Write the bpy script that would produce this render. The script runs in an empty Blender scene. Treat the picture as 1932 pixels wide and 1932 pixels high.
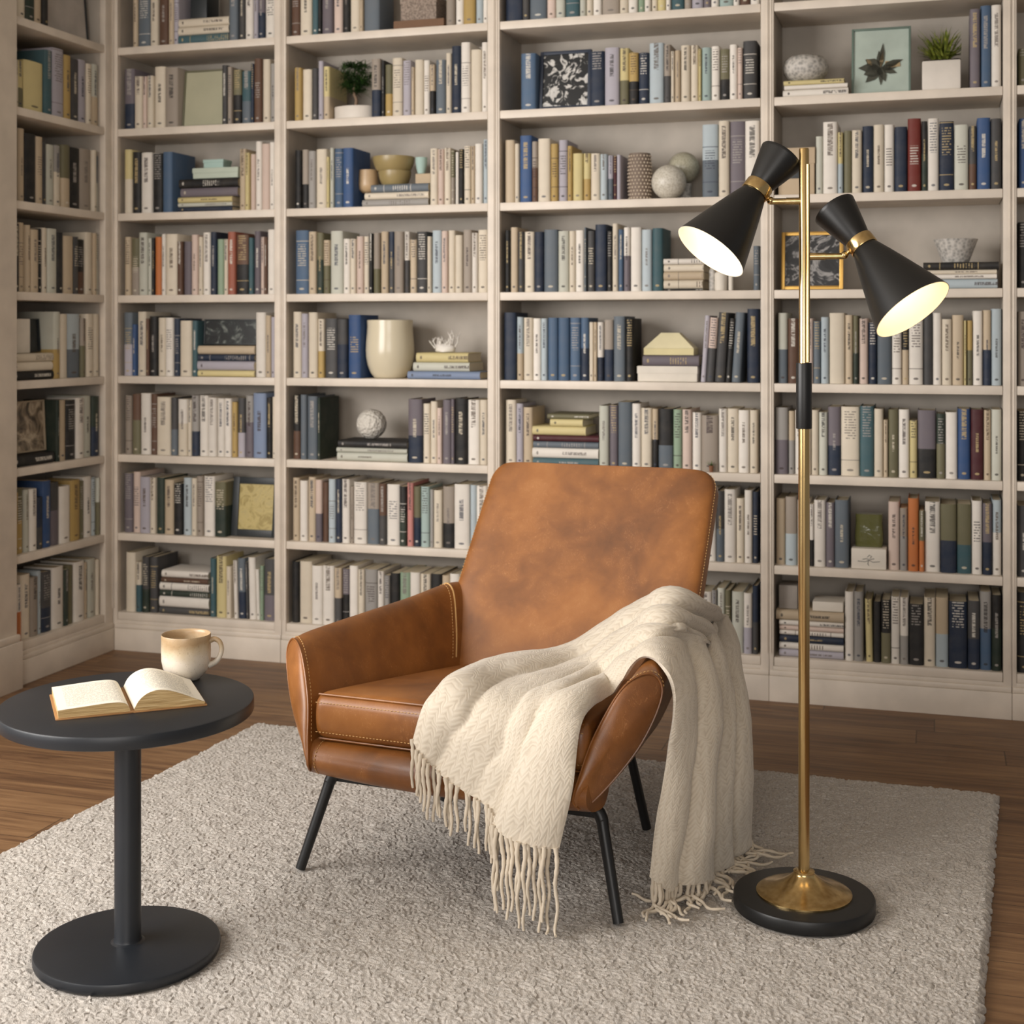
import bpy, bmesh, math, random
import numpy as np
from mathutils import Vector, Matrix, noise as mnoise

random.seed(7)
C = bpy.context.scene.collection
SC = bpy.context.scene

# ------------------------------------------------------------------ camera, world, light, exposure
F, CX, HY, CAMH = 2612.0, 966.0, 621.0, 1.25          # focal length / horizon in pixels of the 1932 frame, eye height in metres
PSI = math.atan2(2612, 8458)                           # the camera is turned this far to the side of the bookcase normal
SP, CP = math.sin(PSI), math.cos(PSI)
cam_d = bpy.data.cameras.new('camera'); cam = bpy.data.objects.new('camera', cam_d); C.objects.link(cam)
cam.location = (0, 0, CAMH); cam.rotation_euler = (math.pi/2, 0, PSI)
cam_d.sensor_fit = 'HORIZONTAL'; cam_d.sensor_width = 36.0; cam_d.lens = 36.0*F/1932.0
cam_d.shift_y = -(966.0-HY)/1932.0; cam_d.clip_start = 0.05
cam_d.dof.use_dof = True; cam_d.dof.focus_distance = 3.05; cam_d.dof.aperture_fstop = 5.0
SC.camera = cam

w = bpy.data.worlds.new('world'); SC.world = w; w.use_nodes = True
w.node_tree.nodes['Background'].inputs[0].default_value = (1.0, 0.955, 0.92, 1)
w.node_tree.nodes['Background'].inputs[1].default_value = 0.25

def area(name, loc, target, sx, sy, power, col):
    d = bpy.data.lights.new(name, 'AREA'); d.shape = 'RECTANGLE'; d.size = sx; d.size_y = sy; d.energy = power; d.color = col
    o = bpy.data.objects.new(name, d); C.objects.link(o); o.location = loc
    o.rotation_euler = (Vector(target)-Vector(loc)).to_track_quat('-Z', 'Y').to_euler()
    return o
area('window_daylight', (-3.25, 0.95, 1.7), (-0.7, 3.3, 0.7), 2.4, 1.7, 165, (1.0, 0.965, 0.93))
area('rear_fill_light', (0.2, -2.4, 1.6), (-1.1, 4.7, 0.9), 2.6, 1.6, 84, (1.0, 0.95, 0.90))  # added fill lamp behind the camera, not an actual window

SC.view_settings.view_transform = 'Standard'; SC.view_settings.look = 'None'
SC.view_settings.gamma = 1.0; SC.view_settings.use_curve_mapping = False
SC.view_settings.exposure = -0.05
cy = SC.cycles
cy.use_denoising = True
cy.max_bounces = 7; cy.diffuse_bounces = 4; cy.glossy_bounces = 3; cy.transmission_bounces = 4; cy.caustics_reflective = False; cy.caustics_refractive = False
cy.sample_clamp_indirect = 4.0

# ------------------------------------------------------------------ pixel -> world
def ray(x, y):
    t = (x-CX)/F
    return np.array([-SP+CP*t, CP+SP*t, (HY-y)/F])
EYE = np.array([0, 0, CAMH])
def on_y(x, y, Y): r = ray(x, y); return EYE + r*(Y/r[1])
def on_x(x, y, X): r = ray(x, y); return EYE + r*(X/r[0])
def on_z(x, y, z): r = ray(x, y); return EYE + r*((z-CAMH)/r[2])

# ------------------------------------------------------------------ object helpers
def lin(c):
    return tuple((v/12.92 if v <= .04045 else ((v+.055)/1.055)**2.4) for v in c)
def thing(name, label, cat, loc=(0, 0, 0), rotz=0.0, group=None):
    o = bpy.data.objects.new(name, None); C.objects.link(o)
    o.location = loc; o.rotation_euler = (0, 0, rotz); o['label'] = label; o['category'] = cat
    o.empty_display_size = 0.05
    if group: o['group'] = group
    return o
def tag(o, label, cat, group=None):
    o['label'] = label; o['category'] = cat
    if group: o['group'] = group
    return o
def mesh(name, vs, fs, m, parent=None, smooth=30.0, loc=None, rotz=None):
    me = bpy.data.meshes.new(name)
    me.from_pydata([tuple(map(float, v)) for v in vs], [], fs); me.update()
    bm = bmesh.new(); bm.from_mesh(me); bmesh.ops.recalc_face_normals(bm, faces=bm.faces); bm.to_mesh(me); bm.free()
    if smooth:
        for p in me.polygons: p.use_smooth = True
        if smooth < 180: me.set_sharp_from_angle(angle=math.radians(smooth))
    o = bpy.data.objects.new(name, me); C.objects.link(o)
    if m: me.materials.append(m)
    if parent: o.parent = parent
    if loc is not None: o.location = loc
    if rotz is not None: o.rotation_euler = (0, 0, rotz)
    return o
class G:
    """collects geometry of one part"""
    def __init__(s): s.v = []; s.f = []
    def add(s, vs, fs):
        b = len(s.v); s.v += [tuple(p) for p in vs]; s.f += [tuple(i+b for i in f) for f in fs]; return s
    def box(s, x0, x1, y0, y1, z0, z1):
        return s.add([(x0,y0,z0),(x1,y0,z0),(x1,y1,z0),(x0,y1,z0),(x0,y0,z1),(x1,y0,z1),(x1,y1,z1),(x0,y1,z1)],
                     [(0,3,2,1),(4,5,6,7),(0,1,5,4),(1,2,6,5),(2,3,7,6),(3,0,4,7)])
    def bbox(s, x0, x1, y0, y1, z0, z1, r=.003):
        """box with chamfered edges"""
        bm = bmesh.new(); bmesh.ops.create_cube(bm, size=1)
        for v in bm.verts: v.co = ((x0+x1)/2+v.co.x*(x1-x0), (y0+y1)/2+v.co.y*(y1-y0), (z0+z1)/2+v.co.z*(z1-z0))
        bmesh.ops.bevel(bm, geom=list(bm.edges), offset=min(r, .49*min(x1-x0, y1-y0, z1-z0)), segments=2, profile=.6, affect='EDGES')
        bm.verts.ensure_lookup_table(); bm.verts.index_update()
        s.add([v.co[:] for v in bm.verts], [tuple(v.index for v in f.verts) for f in bm.faces]); bm.free(); return s
    def lathe(s, prof, n=48, c=(0,0,0), close=False):
        vs = []; fs = []
        for r, z in prof:
            for k in range(n):
                a = 2*math.pi*k/n; vs.append((c[0]+r*math.cos(a), c[1]+r*math.sin(a), c[2]+z))
        m = len(prof)
        for i in range(m-1 if not close else m):
            j = (i+1) % m
            for k in range(n):
                k2 = (k+1) % n; fs.append((i*n+k, i*n+k2, j*n+k2, j*n+k))
        return s.add(vs, fs)
    def tube(s, pts, r, n=10, cap=True):
        pts = [Vector(p) for p in pts]; m = len(pts)
        rs = r if isinstance(r, (list, tuple)) else [r]*m
        t0 = (pts[1]-pts[0]).normalized(); a = Vector((0,0,1)) if abs(t0.z) < .9 else Vector((1,0,0))
        nrm = t0.cross(a).normalized(); vs = []; fs = []
        for i in range(m):
            t = (pts[min(i+1, m-1)]-pts[max(i-1, 0)]).normalized()
            nrm = (nrm - t*nrm.dot(t)).normalized(); b = t.cross(nrm)
            for k in range(n):
                q = 2*math.pi*k/n; vs.append(pts[i]+(nrm*math.cos(q)+b*math.sin(q))*rs[i])
        for i in range(m-1):
            for k in range(n):
                k2 = (k+1) % n; fs.append((i*n+k, i*n+k2, (i+1)*n+k2, (i+1)*n+k))
        if cap: fs.append(tuple(range(n-1, -1, -1))); fs.append(tuple((m-1)*n+k for k in range(n)))
        return s.add(vs, fs)
    def ball(s, c, r, nu=24, nv=14, f=None):
        vs = []; fs = []
        for i in range(nv+1):
            th = math.pi*i/nv
            for k in range(nu):
                ph = 2*math.pi*k/nu; d = (math.sin(th)*math.cos(ph), math.sin(th)*math.sin(ph), math.cos(th))
                q = r*(f(d) if f else 1); vs.append((c[0]+d[0]*q, c[1]+d[1]*q, c[2]+d[2]*q))
        for i in range(nv):
            for k in range(nu):
                k2 = (k+1) % nu; fs.append((i*nu+k, (i+1)*nu+k, (i+1)*nu+k2, i*nu+k2))
        return s.add(vs, fs)
    def obj(s, name, m, parent=None, smooth=30.0, **kw): return mesh(name, s.v, s.f, m, parent, smooth, **kw)
def structure(o): o['kind'] = 'structure'; return o
def crom(P, t):
    """Catmull-Rom through the rows of P (n,k) at t in 0..n-1"""
    n = len(P); i = min(int(math.floor(t)), n-2); u = t-i
    p1, p2 = P[i], P[i+1]; p0 = P[i-1] if i > 0 else 2*p1-p2; p3 = P[i+2] if i+2 < n else 2*p2-p1
    return .5*((2*p1)+(-p0+p2)*u+(2*p0-5*p1+4*p2-p3)*u*u+(-p0+3*p1-3*p2+p3)*u**3)
def spline(P, m): P = [np.array(p, float) for p in P]; return [crom(P, (len(P)-1)*k/(m-1)) for k in range(m)]

# ------------------------------------------------------------------ materials
class X:
    """a node socket with arithmetic"""
    def __init__(s, nt, sk): s.nt = nt; s.k = sk
    def op(s, o, b=None, c=None):
        n = s.nt.nodes.new('ShaderNodeMath'); n.operation = o
        for i, q in enumerate((s, b, c)):
            if q is None: continue
            if isinstance(q, X): s.nt.links.new(q.k, n.inputs[i])
            else: n.inputs[i].default_value = q
        return X(s.nt, n.outputs[0])
    def __add__(s, b): return s.op('ADD', b)
    def __sub__(s, b): return s.op('SUBTRACT', b)
    def __mul__(s, b): return s.op('MULTIPLY', b)
    def __truediv__(s, b): return s.op('DIVIDE', b)
    def gt(s, b): return s.op('GREATER_THAN', b)
    def lt(s, b): return s.op('LESS_THAN', b)
    def abs(s): return s.op('ABSOLUTE')
    def frac(s): return s.op('FRACT')
    def floor(s): return s.op('FLOOR')
    def clamp(s):
        r = s.op('ADD', 0.0); r.k.node.use_clamp = True; return r
class M:
    def __init__(s, name, color=(.5,.5,.5), rough=.5, metal=0.0, spec=.5):
        s.m = bpy.data.materials.new(name); s.m.use_nodes = True; s.nt = s.m.node_tree
        s.b = s.nt.nodes['Principled BSDF']
        s.b.inputs['Base Color'].default_value = (*lin(color), 1); s.b.inputs['Roughness'].default_value = rough
        s.b.inputs['Metallic'].default_value = metal; s.b.inputs['Specular IOR Level'].default_value = spec
    def n(s, t, **kw):
        n = s.nt.nodes.new(t)
        for k, v in kw.items(): setattr(n, k, v)
        return n
    def link(s, a, b): s.nt.links.new(a.k if isinstance(a, X) else a, b)
    def coord(s, kind='Object', scale=(1,1,1), rot=(0,0,0)):
        c = s.n('ShaderNodeTexCoord'); mp = s.n('ShaderNodeMapping'); mp.inputs['Scale'].default_value = scale; mp.inputs['Rotation'].default_value = rot
        s.link(c.outputs[kind], mp.inputs[0]); return mp.outputs[0]
    def noise(s, vec, scale, detail=3, rough=.5, dist=0, dim='3D'):
        n = s.n('ShaderNodeTexNoise'); n.inputs['Scale'].default_value = scale; n.inputs['Detail'].default_value = detail
        n.inputs['Roughness'].default_value = rough; n.inputs['Distortion'].default_value = dist
        if vec is not None: s.link(vec, n.inputs['Vector'])
        return X(s.nt, n.outputs['Fac'])
    def voro(s, vec, scale, feature='F1'):
        n = s.n('ShaderNodeTexVoronoi'); n.feature = feature; n.inputs['Scale'].default_value = scale; s.link(vec, n.inputs['Vector'])
        return X(s.nt, n.outputs['Distance'])
    def ramp(s, fac, stops):
        r = s.n('ShaderNodeValToRGB'); e = r.color_ramp.elements
        while len(e) < len(stops): e.new(.5)
        for k, (p, c) in enumerate(stops): e[k].position = p; e[k].color = (*lin(c), 1)
        s.link(fac, r.inputs[0]); return r.outputs[0]
    def mix(s, fac, a, b, mode='MIX'):
        n = s.n('ShaderNodeMix', data_type='RGBA', blend_type=mode)
        for i, q in ((0, fac), (6, a), (7, b)):
            if isinstance(q, (int, float)): n.inputs[i].default_value = q
            elif isinstance(q, tuple): n.inputs[i].default_value = (*lin(q), 1)
            else: s.link(q, n.inputs[i])
        return n.outputs[2]
    def color(s, sock): s.link(sock, s.b.inputs['Base Color']); return s
    def rough(s, sock): s.link(sock, s.b.inputs['Roughness']); return s
    def bump(s, h, strength=.3, dist=.002):
        b = s.n('ShaderNodeBump'); b.inputs['Strength'].default_value = strength; b.inputs['Distance'].default_value = dist
        s.link(h, b.inputs['Height']); s.link(b.outputs[0], s.b.inputs['Normal']); return s

def paint(name, col, rough=.5, amt=.04):
    m = M(name, col, rough); v = m.coord()
    f = m.noise(v, 9, 4)
    m.color(m.ramp(f, [(.3, tuple(c*(1-amt) for c in col)), (.7, tuple(min(1, c*(1+amt)) for c in col))])); m.bump(m.noise(v, 160, 2), .05, .001)
    return m.m
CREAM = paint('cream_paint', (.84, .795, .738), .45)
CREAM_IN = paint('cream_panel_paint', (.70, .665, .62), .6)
WALLP = paint('wall_paint', (.82, .79, .74), .7)
CEILP = paint('ceiling_paint', (.86, .84, .80), .8)
BLACK = paint('black_metal_paint', (.075, .077, .08), .42, .1)
SATIN = paint('charcoal_table_paint', (.115, .128, .148), .40, .06)

def brass():
    m = M('polished_brass', (.80, .66, .43), .2, 1.0); v = m.coord(scale=(1, 1, .05))
    f = m.noise(v, 90, 3); m.color(m.ramp(f, [(.3, (.75, .63, .42)), (.7, (.85, .74, .53))])); m.rough(f*.16+.13)
    return m.m
BRASS = brass()

def wood_floor():
    m = M('oak_plank_floor', (.45, .32, .22), .42)
    v = m.coord('Object')
    sep = m.n('ShaderNodeSeparateXYZ'); m.link(v, sep.inputs[0])
    x = X(m.nt, sep.outputs[0]); y = X(m.nt, sep.outputs[1])
    pw = .145; row = (y/pw).floor(); rnd = ((row*12.9898).op('SINE')*43758.5).frac()
    xs = x + rnd*3.1; col = (xs/1.5).floor(); rnd2 = ((row*7.31+col*3.77).op('SINE')*9341.7).frac()
    ey = ((y/pw).frac()-.5).abs().gt(.491); ex = ((xs/1.5).frac()-.5).abs().gt(.4988); seam = ey.op('MAXIMUM', ex)
    cmb = m.n('ShaderNodeCombineXYZ'); m.link(x*.9+rnd2*7, cmb.inputs[0]); m.link(y*11+rnd2*31, cmb.inputs[1]); m.link(rnd2*5, cmb.inputs[2])
    g1 = m.noise(cmb.outputs[0], 2.2, 6, .62, 1.1)
    cm2 = m.n('ShaderNodeCombineXYZ'); m.link(x*2.2, cm2.inputs[0]); m.link(y*70+rnd2*17, cm2.inputs[1])
    g2 = m.noise(cm2.outputs[0], 1.4, 4, .6, .4)
    f = (g1*.75+g2*.3+(rnd2-.5)*.10).clamp()
    c = m.ramp(f, [(.28, (.25, .165, .105)), (.45, (.40, .285, .19)), (.58, (.50, .375, .255)), (.75, (.585, .455, .32))])
    m.color(m.mix(seam*.7, c, (.16, .10, .07))); m.rough(g2*.2+.38); m.bump(g1*.5+g2*.4-seam*1.5, .25, .0015)
    return m.m
FLOOR = wood_floor()

def leather():
    m = M('cognac_leather', (.62, .36, .17), .42); v = m.coord()
    big = m.noise(v, 3.4, 3, .5, .6); mid = m.noise(v, 16, 4, .6, .3); fine = m.voro(v, 520)
    c = m.ramp((big*.7+mid*.3).clamp(), [(.30, (.37, .22, .10)), (.45, (.50, .305, .135)), (.57, (.59, .37, .165)), (.72, (.65, .43, .22))])
    sc = m.coord(scale=(30, 30, 5), rot=(.5, .3, .9)); scr = m.noise(sc, 2.2, 2, .5, 2.0)
    s = (scr-.5).abs().lt(.006)*mid.gt(.54)
    m.color(m.mix(s*.35, c, (.80, .58, .38))); m.rough((mid*.22+.30)); m.bump(fine*.5+mid*.25, .18, .0012)
    m.b.inputs['Coat Weight'].default_value = .28; m.b.inputs['Coat Roughness'].default_value = .35
    return m.m
LEATHER = leather()
THREAD = paint('tan_thread', (.78, .62, .40), .7)
DARKPIPE = paint('dark_leather_piping', (.36, .20, .10), .45)

def knit():
    m = M('cream_knit_wool', (.87, .81, .72), .95, spec=.15)
    uv = m.coord('UV', scale=(1, 1, 1))
    sep = m.n('ShaderNodeSeparateXYZ'); m.link(uv, sep.inputs[0]); a = X(m.nt, sep.outputs[0]); b = X(m.nt, sep.outputs[1])
    nz = m.noise(uv, 30, 2)
    nw = m.noise(uv, 9, 2)
    k = (a/.021+(nz-.5)*.9+(nw-.5)*3.6); tri = (k.frac()-.5).abs()*2
    st = ((b/.0135+tri*1.1+(nz-.5)*2.6+(nw-.5)*6.0)*6.2832).op('SINE')*.5+.5
    rib = (k.frac()-.5).abs()*2
    fz = m.noise(uv, 700, 2)
    h = st*.55+rib*.5+fz*.35
    m.color(m.ramp(h, [(.1, (.725, .675, .605)), (.55, (.79, .745, .675)), (1, (.82, .78, .715))])); m.bump(h, .23, .0035)
    m.b.inputs['Sheen Weight'].default_value = .25; m.b.inputs['Sheen Roughness'].default_value = .6
    return m.m
KNIT = knit()
FRINGE = paint('cream_wool_tassel', (.80, .75, .675), .95)

def rug_mat():
    m = M('ivory_loop_pile', (.72, .68, .63), 1.0, spec=.1); v = m.coord()
    f = m.noise(v, 190, 3, .6, .8); g = m.noise(v, 3.2, 3); s = m.noise(v, 420, 2)
    c = m.ramp(f*.6+s*.4, [(.3, (.575, .555, .53)), (.5, (.73, .71, .685)), (.7, (.83, .812, .79))])
    c2 = m.mix(m.noise(v, 55, 3)*.35, c, (.77, .71, .65))
    m.color(m.mix(g*.12, c2, (.60, .585, .56))); m.bump(f*.6+s*.6, .8, .004)
    return m.m
RUGM = rug_mat()
# ------------------------------------------------------------------ the room
YB, XL = 4.710, -3.086                                  # front planes of the two bookcase runs
ZS = [2.665, 2.3482, 2.0303, 1.7012, 1.3816, 1.0674, .7612, .4548, .1465]   # shelf tops, from the ceiling down
TH, DEP = .029, .27
structure(G().box(-3.6, 2.4, -3.2, 5.1, -.05, 0).obj('floor', FLOOR, smooth=0))
structure(G().box(-3.6, 2.4, YB+DEP+.012, 5.1, 0, 2.8).obj('wall_back', WALLP, smooth=0))
structure(G().box(-3.6, XL-DEP-.012, 2.9, YB+DEP+.012, 0, 2.8).obj('wall_left', WALLP, smooth=0))
structure(G().box(-3.6, 2.4, -3.2, 5.1, 2.8, 2.85).obj('ceiling', CEILP, smooth=0))
structure(G().bbox(XL-DEP-.012, XL+.020, 2.9, 4.094, 0, 2.8, .004).obj('trim_1', CREAM))          # pilaster that ends the side bookcase
g = G().bbox(XL+.018, XL+.040, 2.9, 4.100, 0, .165, .003).bbox(XL+.018, XL+.034, 2.9, 4.098, .165, .19, .008)
structure(g.obj('baseboard_left', CREAM))

def bookcase(label, x0, x1, sl, sr, loc, rotz):
    """one bay: opening x0..x1, stile widths sl / sr, front plane y = 0, depth to +y"""
    t = thing('bookcase', label, 'bookcase', loc, rotz, 'built-in cream bookcase bays')
    for a, b, side in ((x0-sl, x0, 0), (x1, x1+sr, 1)):
        g = G().bbox(a+.0008, b, -.003, .022, 0, 2.79, .002)
        if sl+sr > .03: g.bbox((a+.004) if side == 0 else (b-.008), (a+.008) if side == 0 else (b-.004), -.006, 0, .16, 2.79, .0015)
        g.obj('stile', CREAM, t)
        s0, s1 = (x0-min(sl, .012), x0) if side == 0 else (x1, x1+min(sr, .012))
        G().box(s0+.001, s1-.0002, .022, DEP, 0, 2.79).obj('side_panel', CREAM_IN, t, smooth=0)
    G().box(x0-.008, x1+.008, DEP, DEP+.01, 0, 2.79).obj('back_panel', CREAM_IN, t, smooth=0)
    for z in ZS: G().bbox(x0+.0005, x1-.0005, 0, DEP-.0005, z-TH, z, .0025).obj('shelf', CREAM, t)
    q = .0125 if abs(x0+3.0655) < .001 else .0008
    g = G().bbox(x0-sl+q, x1+sr, -.012, .01, 0, .086, .002).bbox(x0-sl+q, x1+sr, -.008, .01, .086, .104, .005)
    g.bbox(x0-sl+q, x1+sr, -.0025, .012, .104, ZS[8]-TH-.0004, .0015)
    g.obj('plinth', CREAM, t)
    return t
# name : opening, outer limits
BAYS = {'A': (-3.0655, -2.389, .0195, .030), 'B': (-2.3405, -1.546, .0180, .030), 'C': (-1.5005, -.577, .0150, .029),
        'D': (-.533, .194, .0148, .027), 'E': (.2355, .93, .0142, .04)}
BL = {'A': 'cream bookcase bay in the corner of the back wall', 'B': 'cream bookcase bay with the big vase, second from the room corner',
      'C': 'wide cream bookcase bay behind the leather armchair', 'D': 'cream bookcase bay behind the brass floor lamp',
      'E': 'cream bookcase bay cut off by the picture edge, beyond the lamp bay'}
for k, (x0, x1, sl, sr) in BAYS.items(): bookcase(BL[k], x0, x1, sl, sr, (0, YB, 0), 0)
bookcase('narrow cream bookcase bay on the side wall, facing the lamp', 4.0995, 4.651, .005, .0552, (XL, 0, 0), math.pi/2)

# ------------------------------------------------------------------ books
PAL = {  # code: (colour word, rgb)
 'c': ('cream', (.86,.80,.70)), 'w': ('white', (.89,.86,.82)), 'g': ('grey', (.60,.585,.57)), 't': ('tan', (.78,.68,.54)), 'k': ('black', (.13,.13,.135)),
 'n': ('navy', (.12,.185,.30)), 'b': ('blue', (.16,.33,.60)), 'B': ('steel blue', (.25,.39,.56)), 's': ('slate grey', (.36,.42,.48)), 'l': ('pale blue', (.66,.74,.79)),
 'd': ('charcoal', (.27,.27,.28)), 'o': ('olive', (.44,.42,.28)), 'y': ('yellow', (.84,.76,.46)), 'e': ('green', (.52,.65,.52)), 'f': ('dark green', (.16,.23,.185)),
 'r': ('red', (.56,.15,.11)), 'R': ('salmon red', (.72,.34,.24)), 'm': ('maroon', (.36,.12,.155)), 'q': ('orange', (.88,.42,.12)), 'p': ('mauve grey', (.43,.39,.44)),
 'i': ('pinkish cream', (.85,.73,.67)), 'I': ('coral pink', (.84,.46,.43)), 'u': ('brown', (.42,.27,.19)), 'a': ('teal', (.20,.38,.43)), 'A': ('pale teal', (.60,.72,.71)),
 'v': ('lavender', (.68,.66,.73)), 'h': ('mustard', (.76,.60,.26)), 'x': ('pale sage', (.76,.77,.71)), 'z': ('taupe', (.62,.56,.50)), 'j': ('periwinkle', (.45,.55,.73))}
PAGE = lin((.84, .79, .68))
def book_mat():
    m = M('book_cloth_and_paper', (.8, .8, .8), .55, spec=.3); nt = m.nt
    def att(n):
        a = m.n('ShaderNodeAttribute'); a.attribute_name = n; return a
    b1, b2, ink = att('base'), att('base2'), att('ink')
    uvn = m.n('ShaderNodeUVMap'); sp = m.n('ShaderNodeSeparateXYZ'); m.link(uvn.outputs[0], sp.inputs[0])
    u = X(nt, sp.outputs[0]); v = X(nt, sp.outputs[1])
    split = X(nt, b1.outputs['Alpha']); style = X(nt, b2.outputs['Alpha']); seed = X(nt, ink.outputs['Alpha'])
    col = m.mix(v.gt(split), b2.outputs['Color'], b1.outputs['Color'])
    ok = u.gt(0.0)
    cmb = m.n('ShaderNodeCombineXYZ'); m.link(u*2.2+seed*50, cmb.inputs[0]); m.link(v*330, cmb.inputs[1]); m.link(seed*91, cmb.inputs[2])
    n1 = m.noise(cmb.outputs[0], 1.0, 2, .6)
    du = (u-.5).abs()
    v0 = seed*.05+.085; v1 = v0+.055+seed*.06
    inv = v.gt(v0)*v.lt(v1)
    wl = seed*.10+.10
    sa = style.gt(.25)*style.lt(.62)*du.lt(wl)*inv*n1.gt(.45)
    rows = (v/.0088).frac().lt(.42)
    cm2 = m.n('ShaderNodeCombineXYZ'); m.link(u*7, cm2.inputs[0]); m.link((v/.0088).floor()*3.1+seed*77, cm2.inputs[1])
    n2 = m.noise(cm2.outputs[0], 1.0, 1)
    sb = style.gt(.62)*du.lt(.31)*inv*rows*n2.gt(.42)
    lg = ((u-.5)*5.5).op('POWER', 2.0) + ((v-.019)/.0038).op('POWER', 2.0)
    sc = style.gt(.12)*lg.lt(1.0)
    bd = style.gt(.80)*(((v-.052).abs().lt(.0012)).op('MAXIMUM', (v-v1-.012).abs().lt(.0014)))
    t = ((sa.op('MAXIMUM', sb)).op('MAXIMUM', sc)).op('MAXIMUM', bd)*ok
    c = m.mix(t*.8, col, ink.outputs['Color'])
    nz = m.noise(m.coord(), 24, 3)
    c = m.mix((nz-.4).clamp()*.25, c, (.55, .50, .44))
    m.color(c); m.bump(m.noise(m.coord(), 600, 2), .08, .0006)
    return m.m
BOOKM = book_mat()
def mute(c):
    l = .3*c[0]+.55*c[1]+.15*c[2]; q = .36
    return [(v*(1-q)+l*q*k)*.98 for v, k in zip(c, (1.02, 1.0, .96))]
def book_geo(w, h, d, code, rnd):
    """spine on y=0 facing -y, x across the thickness, z up; returns verts, faces, and per-corner data"""
    up = PAL[code[0]][1]; lo = PAL[code[-1]][1] if len(code) > 1 else up
    j = rnd.uniform(-.025, .025)
    up = lin([min(1, max(.02, c+j)) for c in mute(up)]); lo = lin([min(1, max(.02, c+j)) for c in mute(lo)])
    lum = sum(up)/3
    if lum > .22: ink = lin(rnd.choice([(.20,.19,.19), (.22,.24,.30), (.33,.27,.22), (.45,.42,.40), (.25,.2,.2)]))
    else: ink = lin(rnd.choice([(.78,.74,.66), (.70,.62,.45), (.82,.80,.76), (.62,.60,.58)]))
    style = rnd.uniform(.05, 1.0)
    if lum > .22 and style > .62 and rnd.random() < .6: style = rnd.uniform(.3, .6)
    split = h*rnd.uniform(.40, .58); seed = rnd.random()
    hard = rnd.random() < .6 and w > .014
    ov = .003 if hard else .0; ct = .0022 if w > .008 else .001
    hw = w/2; rd = min(.42*w, .009)
    prof = [(-hw, d), (-hw, rd)] + [(-hw*math.cos(math.pi*q/6), rd-rd*math.sin(math.pi*q/6)) for q in range(1, 6)] + [(hw, rd), (hw, d)]
    n = len(prof)
    vs = [(x, y, 0) for x, y in prof] + [(x, y, h) for x, y in prof]; fs = []; us = []
    def uvq(i): return (prof[i][0]/w+.5)*.98+.01
    for i in range(n-1):
        fs.append((i, i+1, n+i+1, n+i))
        if 1 <= i <= n-3: us.append([(uvq(i), 0), (uvq(i+1), 0), (uvq(i+1), h), (uvq(i), h)])
        else: us.append([(-1, 0), (-1, 0), (-1, h), (-1, h)])
    npg = len(fs)
    # cover thickness rim on top and bottom, then pages
    inn = [(-hw+ct, d)] + [(-hw+ct, rd+ct)] + [(p[0]*(1-2*ct/w), p[1]+ct) for p in prof[2:-2]] + [(hw-ct, rd+ct), (hw-ct, d)]
    b = len(vs); vs += [(x, y, h) for x, y in inn] + [(x, y, h-ov-.0005) for x, y in inn]
    for i in range(n-1):
        fs.append((n+i, n+i+1, b+i+1, b+i)); us.append([(-1, h)]*4)
        fs.append((b+i, b+i+1, b+n+i+1, b+n+i)); us.append([(-1, h)]*4)
    rim = len(fs)
    fs.append(tuple(b+n+i for i in range(n))); us.append([(-1, h)]*n)                       # page tops
    fs.append(tuple(range(n-1, -1, -1))); us.append([(-1, 0)]*n)                             # foot
    b2 = len(vs); vs += [(-hw+ct, d-.004, 0), (hw-ct, d-.004, 0), (hw-ct, d-.004, h-ov), (-hw+ct, d-.004, h-ov)]
    fs.append((b2, b2+1, b2+2, b2+3)); us.append([(-1, 0)]*4)                                # fore edge
    pages = {rim, rim+1, rim+2}
    if w > .05: pass
    cols = []
    for i, f in enumerate(fs):
        c1, c2 = (PAGE, PAGE) if i in pages else (up, lo)
        cols.append(((*c1, split), (*c2, style), (*ink, seed)))
    return vs, fs, us, cols
def book_mesh(name, parts):
    """parts: list of (matrix or None, geo) merged in one mesh"""
    vs = []; fs = []; us = []; cs = []
    for mt, (v, f, u, c) in parts:
        b = len(vs)
        vs += [tuple(mt @ Vector(p)) for p in v] if mt is not None else v
        fs += [tuple(i+b for i in q) for q in f]; us += u; cs += c
    me = bpy.data.meshes.new(name); me.from_pydata(vs, [], fs); me.update()
    uv = me.uv_layers.new(name='UVMap'); uv.data.foreach_set('uv', np.array([q for f in us for q in f], np.float32).ravel())
    for k, an in enumerate(('base', 'base2', 'ink')):
        a = me.color_attributes.new(an, 'FLOAT_COLOR', 'CORNER')
        a.data.foreach_set('color', np.array([c[k] for f, c in zip(fs, cs) for _ in f], np.float32).ravel())
    for p in me.polygons: p.use_smooth = True
    me.set_sharp_from_angle(angle=math.radians(50))
    me.materials.append(BOOKM)
    o = bpy.data.objects.new(name, me); C.objects.link(o); return o

CROP = {1: (0,0,3.578), 2: (0,380,3.578), 3: (0,700,3.578), 4: (520,0,4.391), 5: (520,380,4.391), 6: (520,700,3.577),
        7: (920,0,3.578), 8: (920,380,3.578), 9: (920,700,3.578), 10: (1430,0,3.849), 11: (1430,380,3.849), 12: (1430,700,3.849), 13: (1330,900,3.209)}
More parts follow.
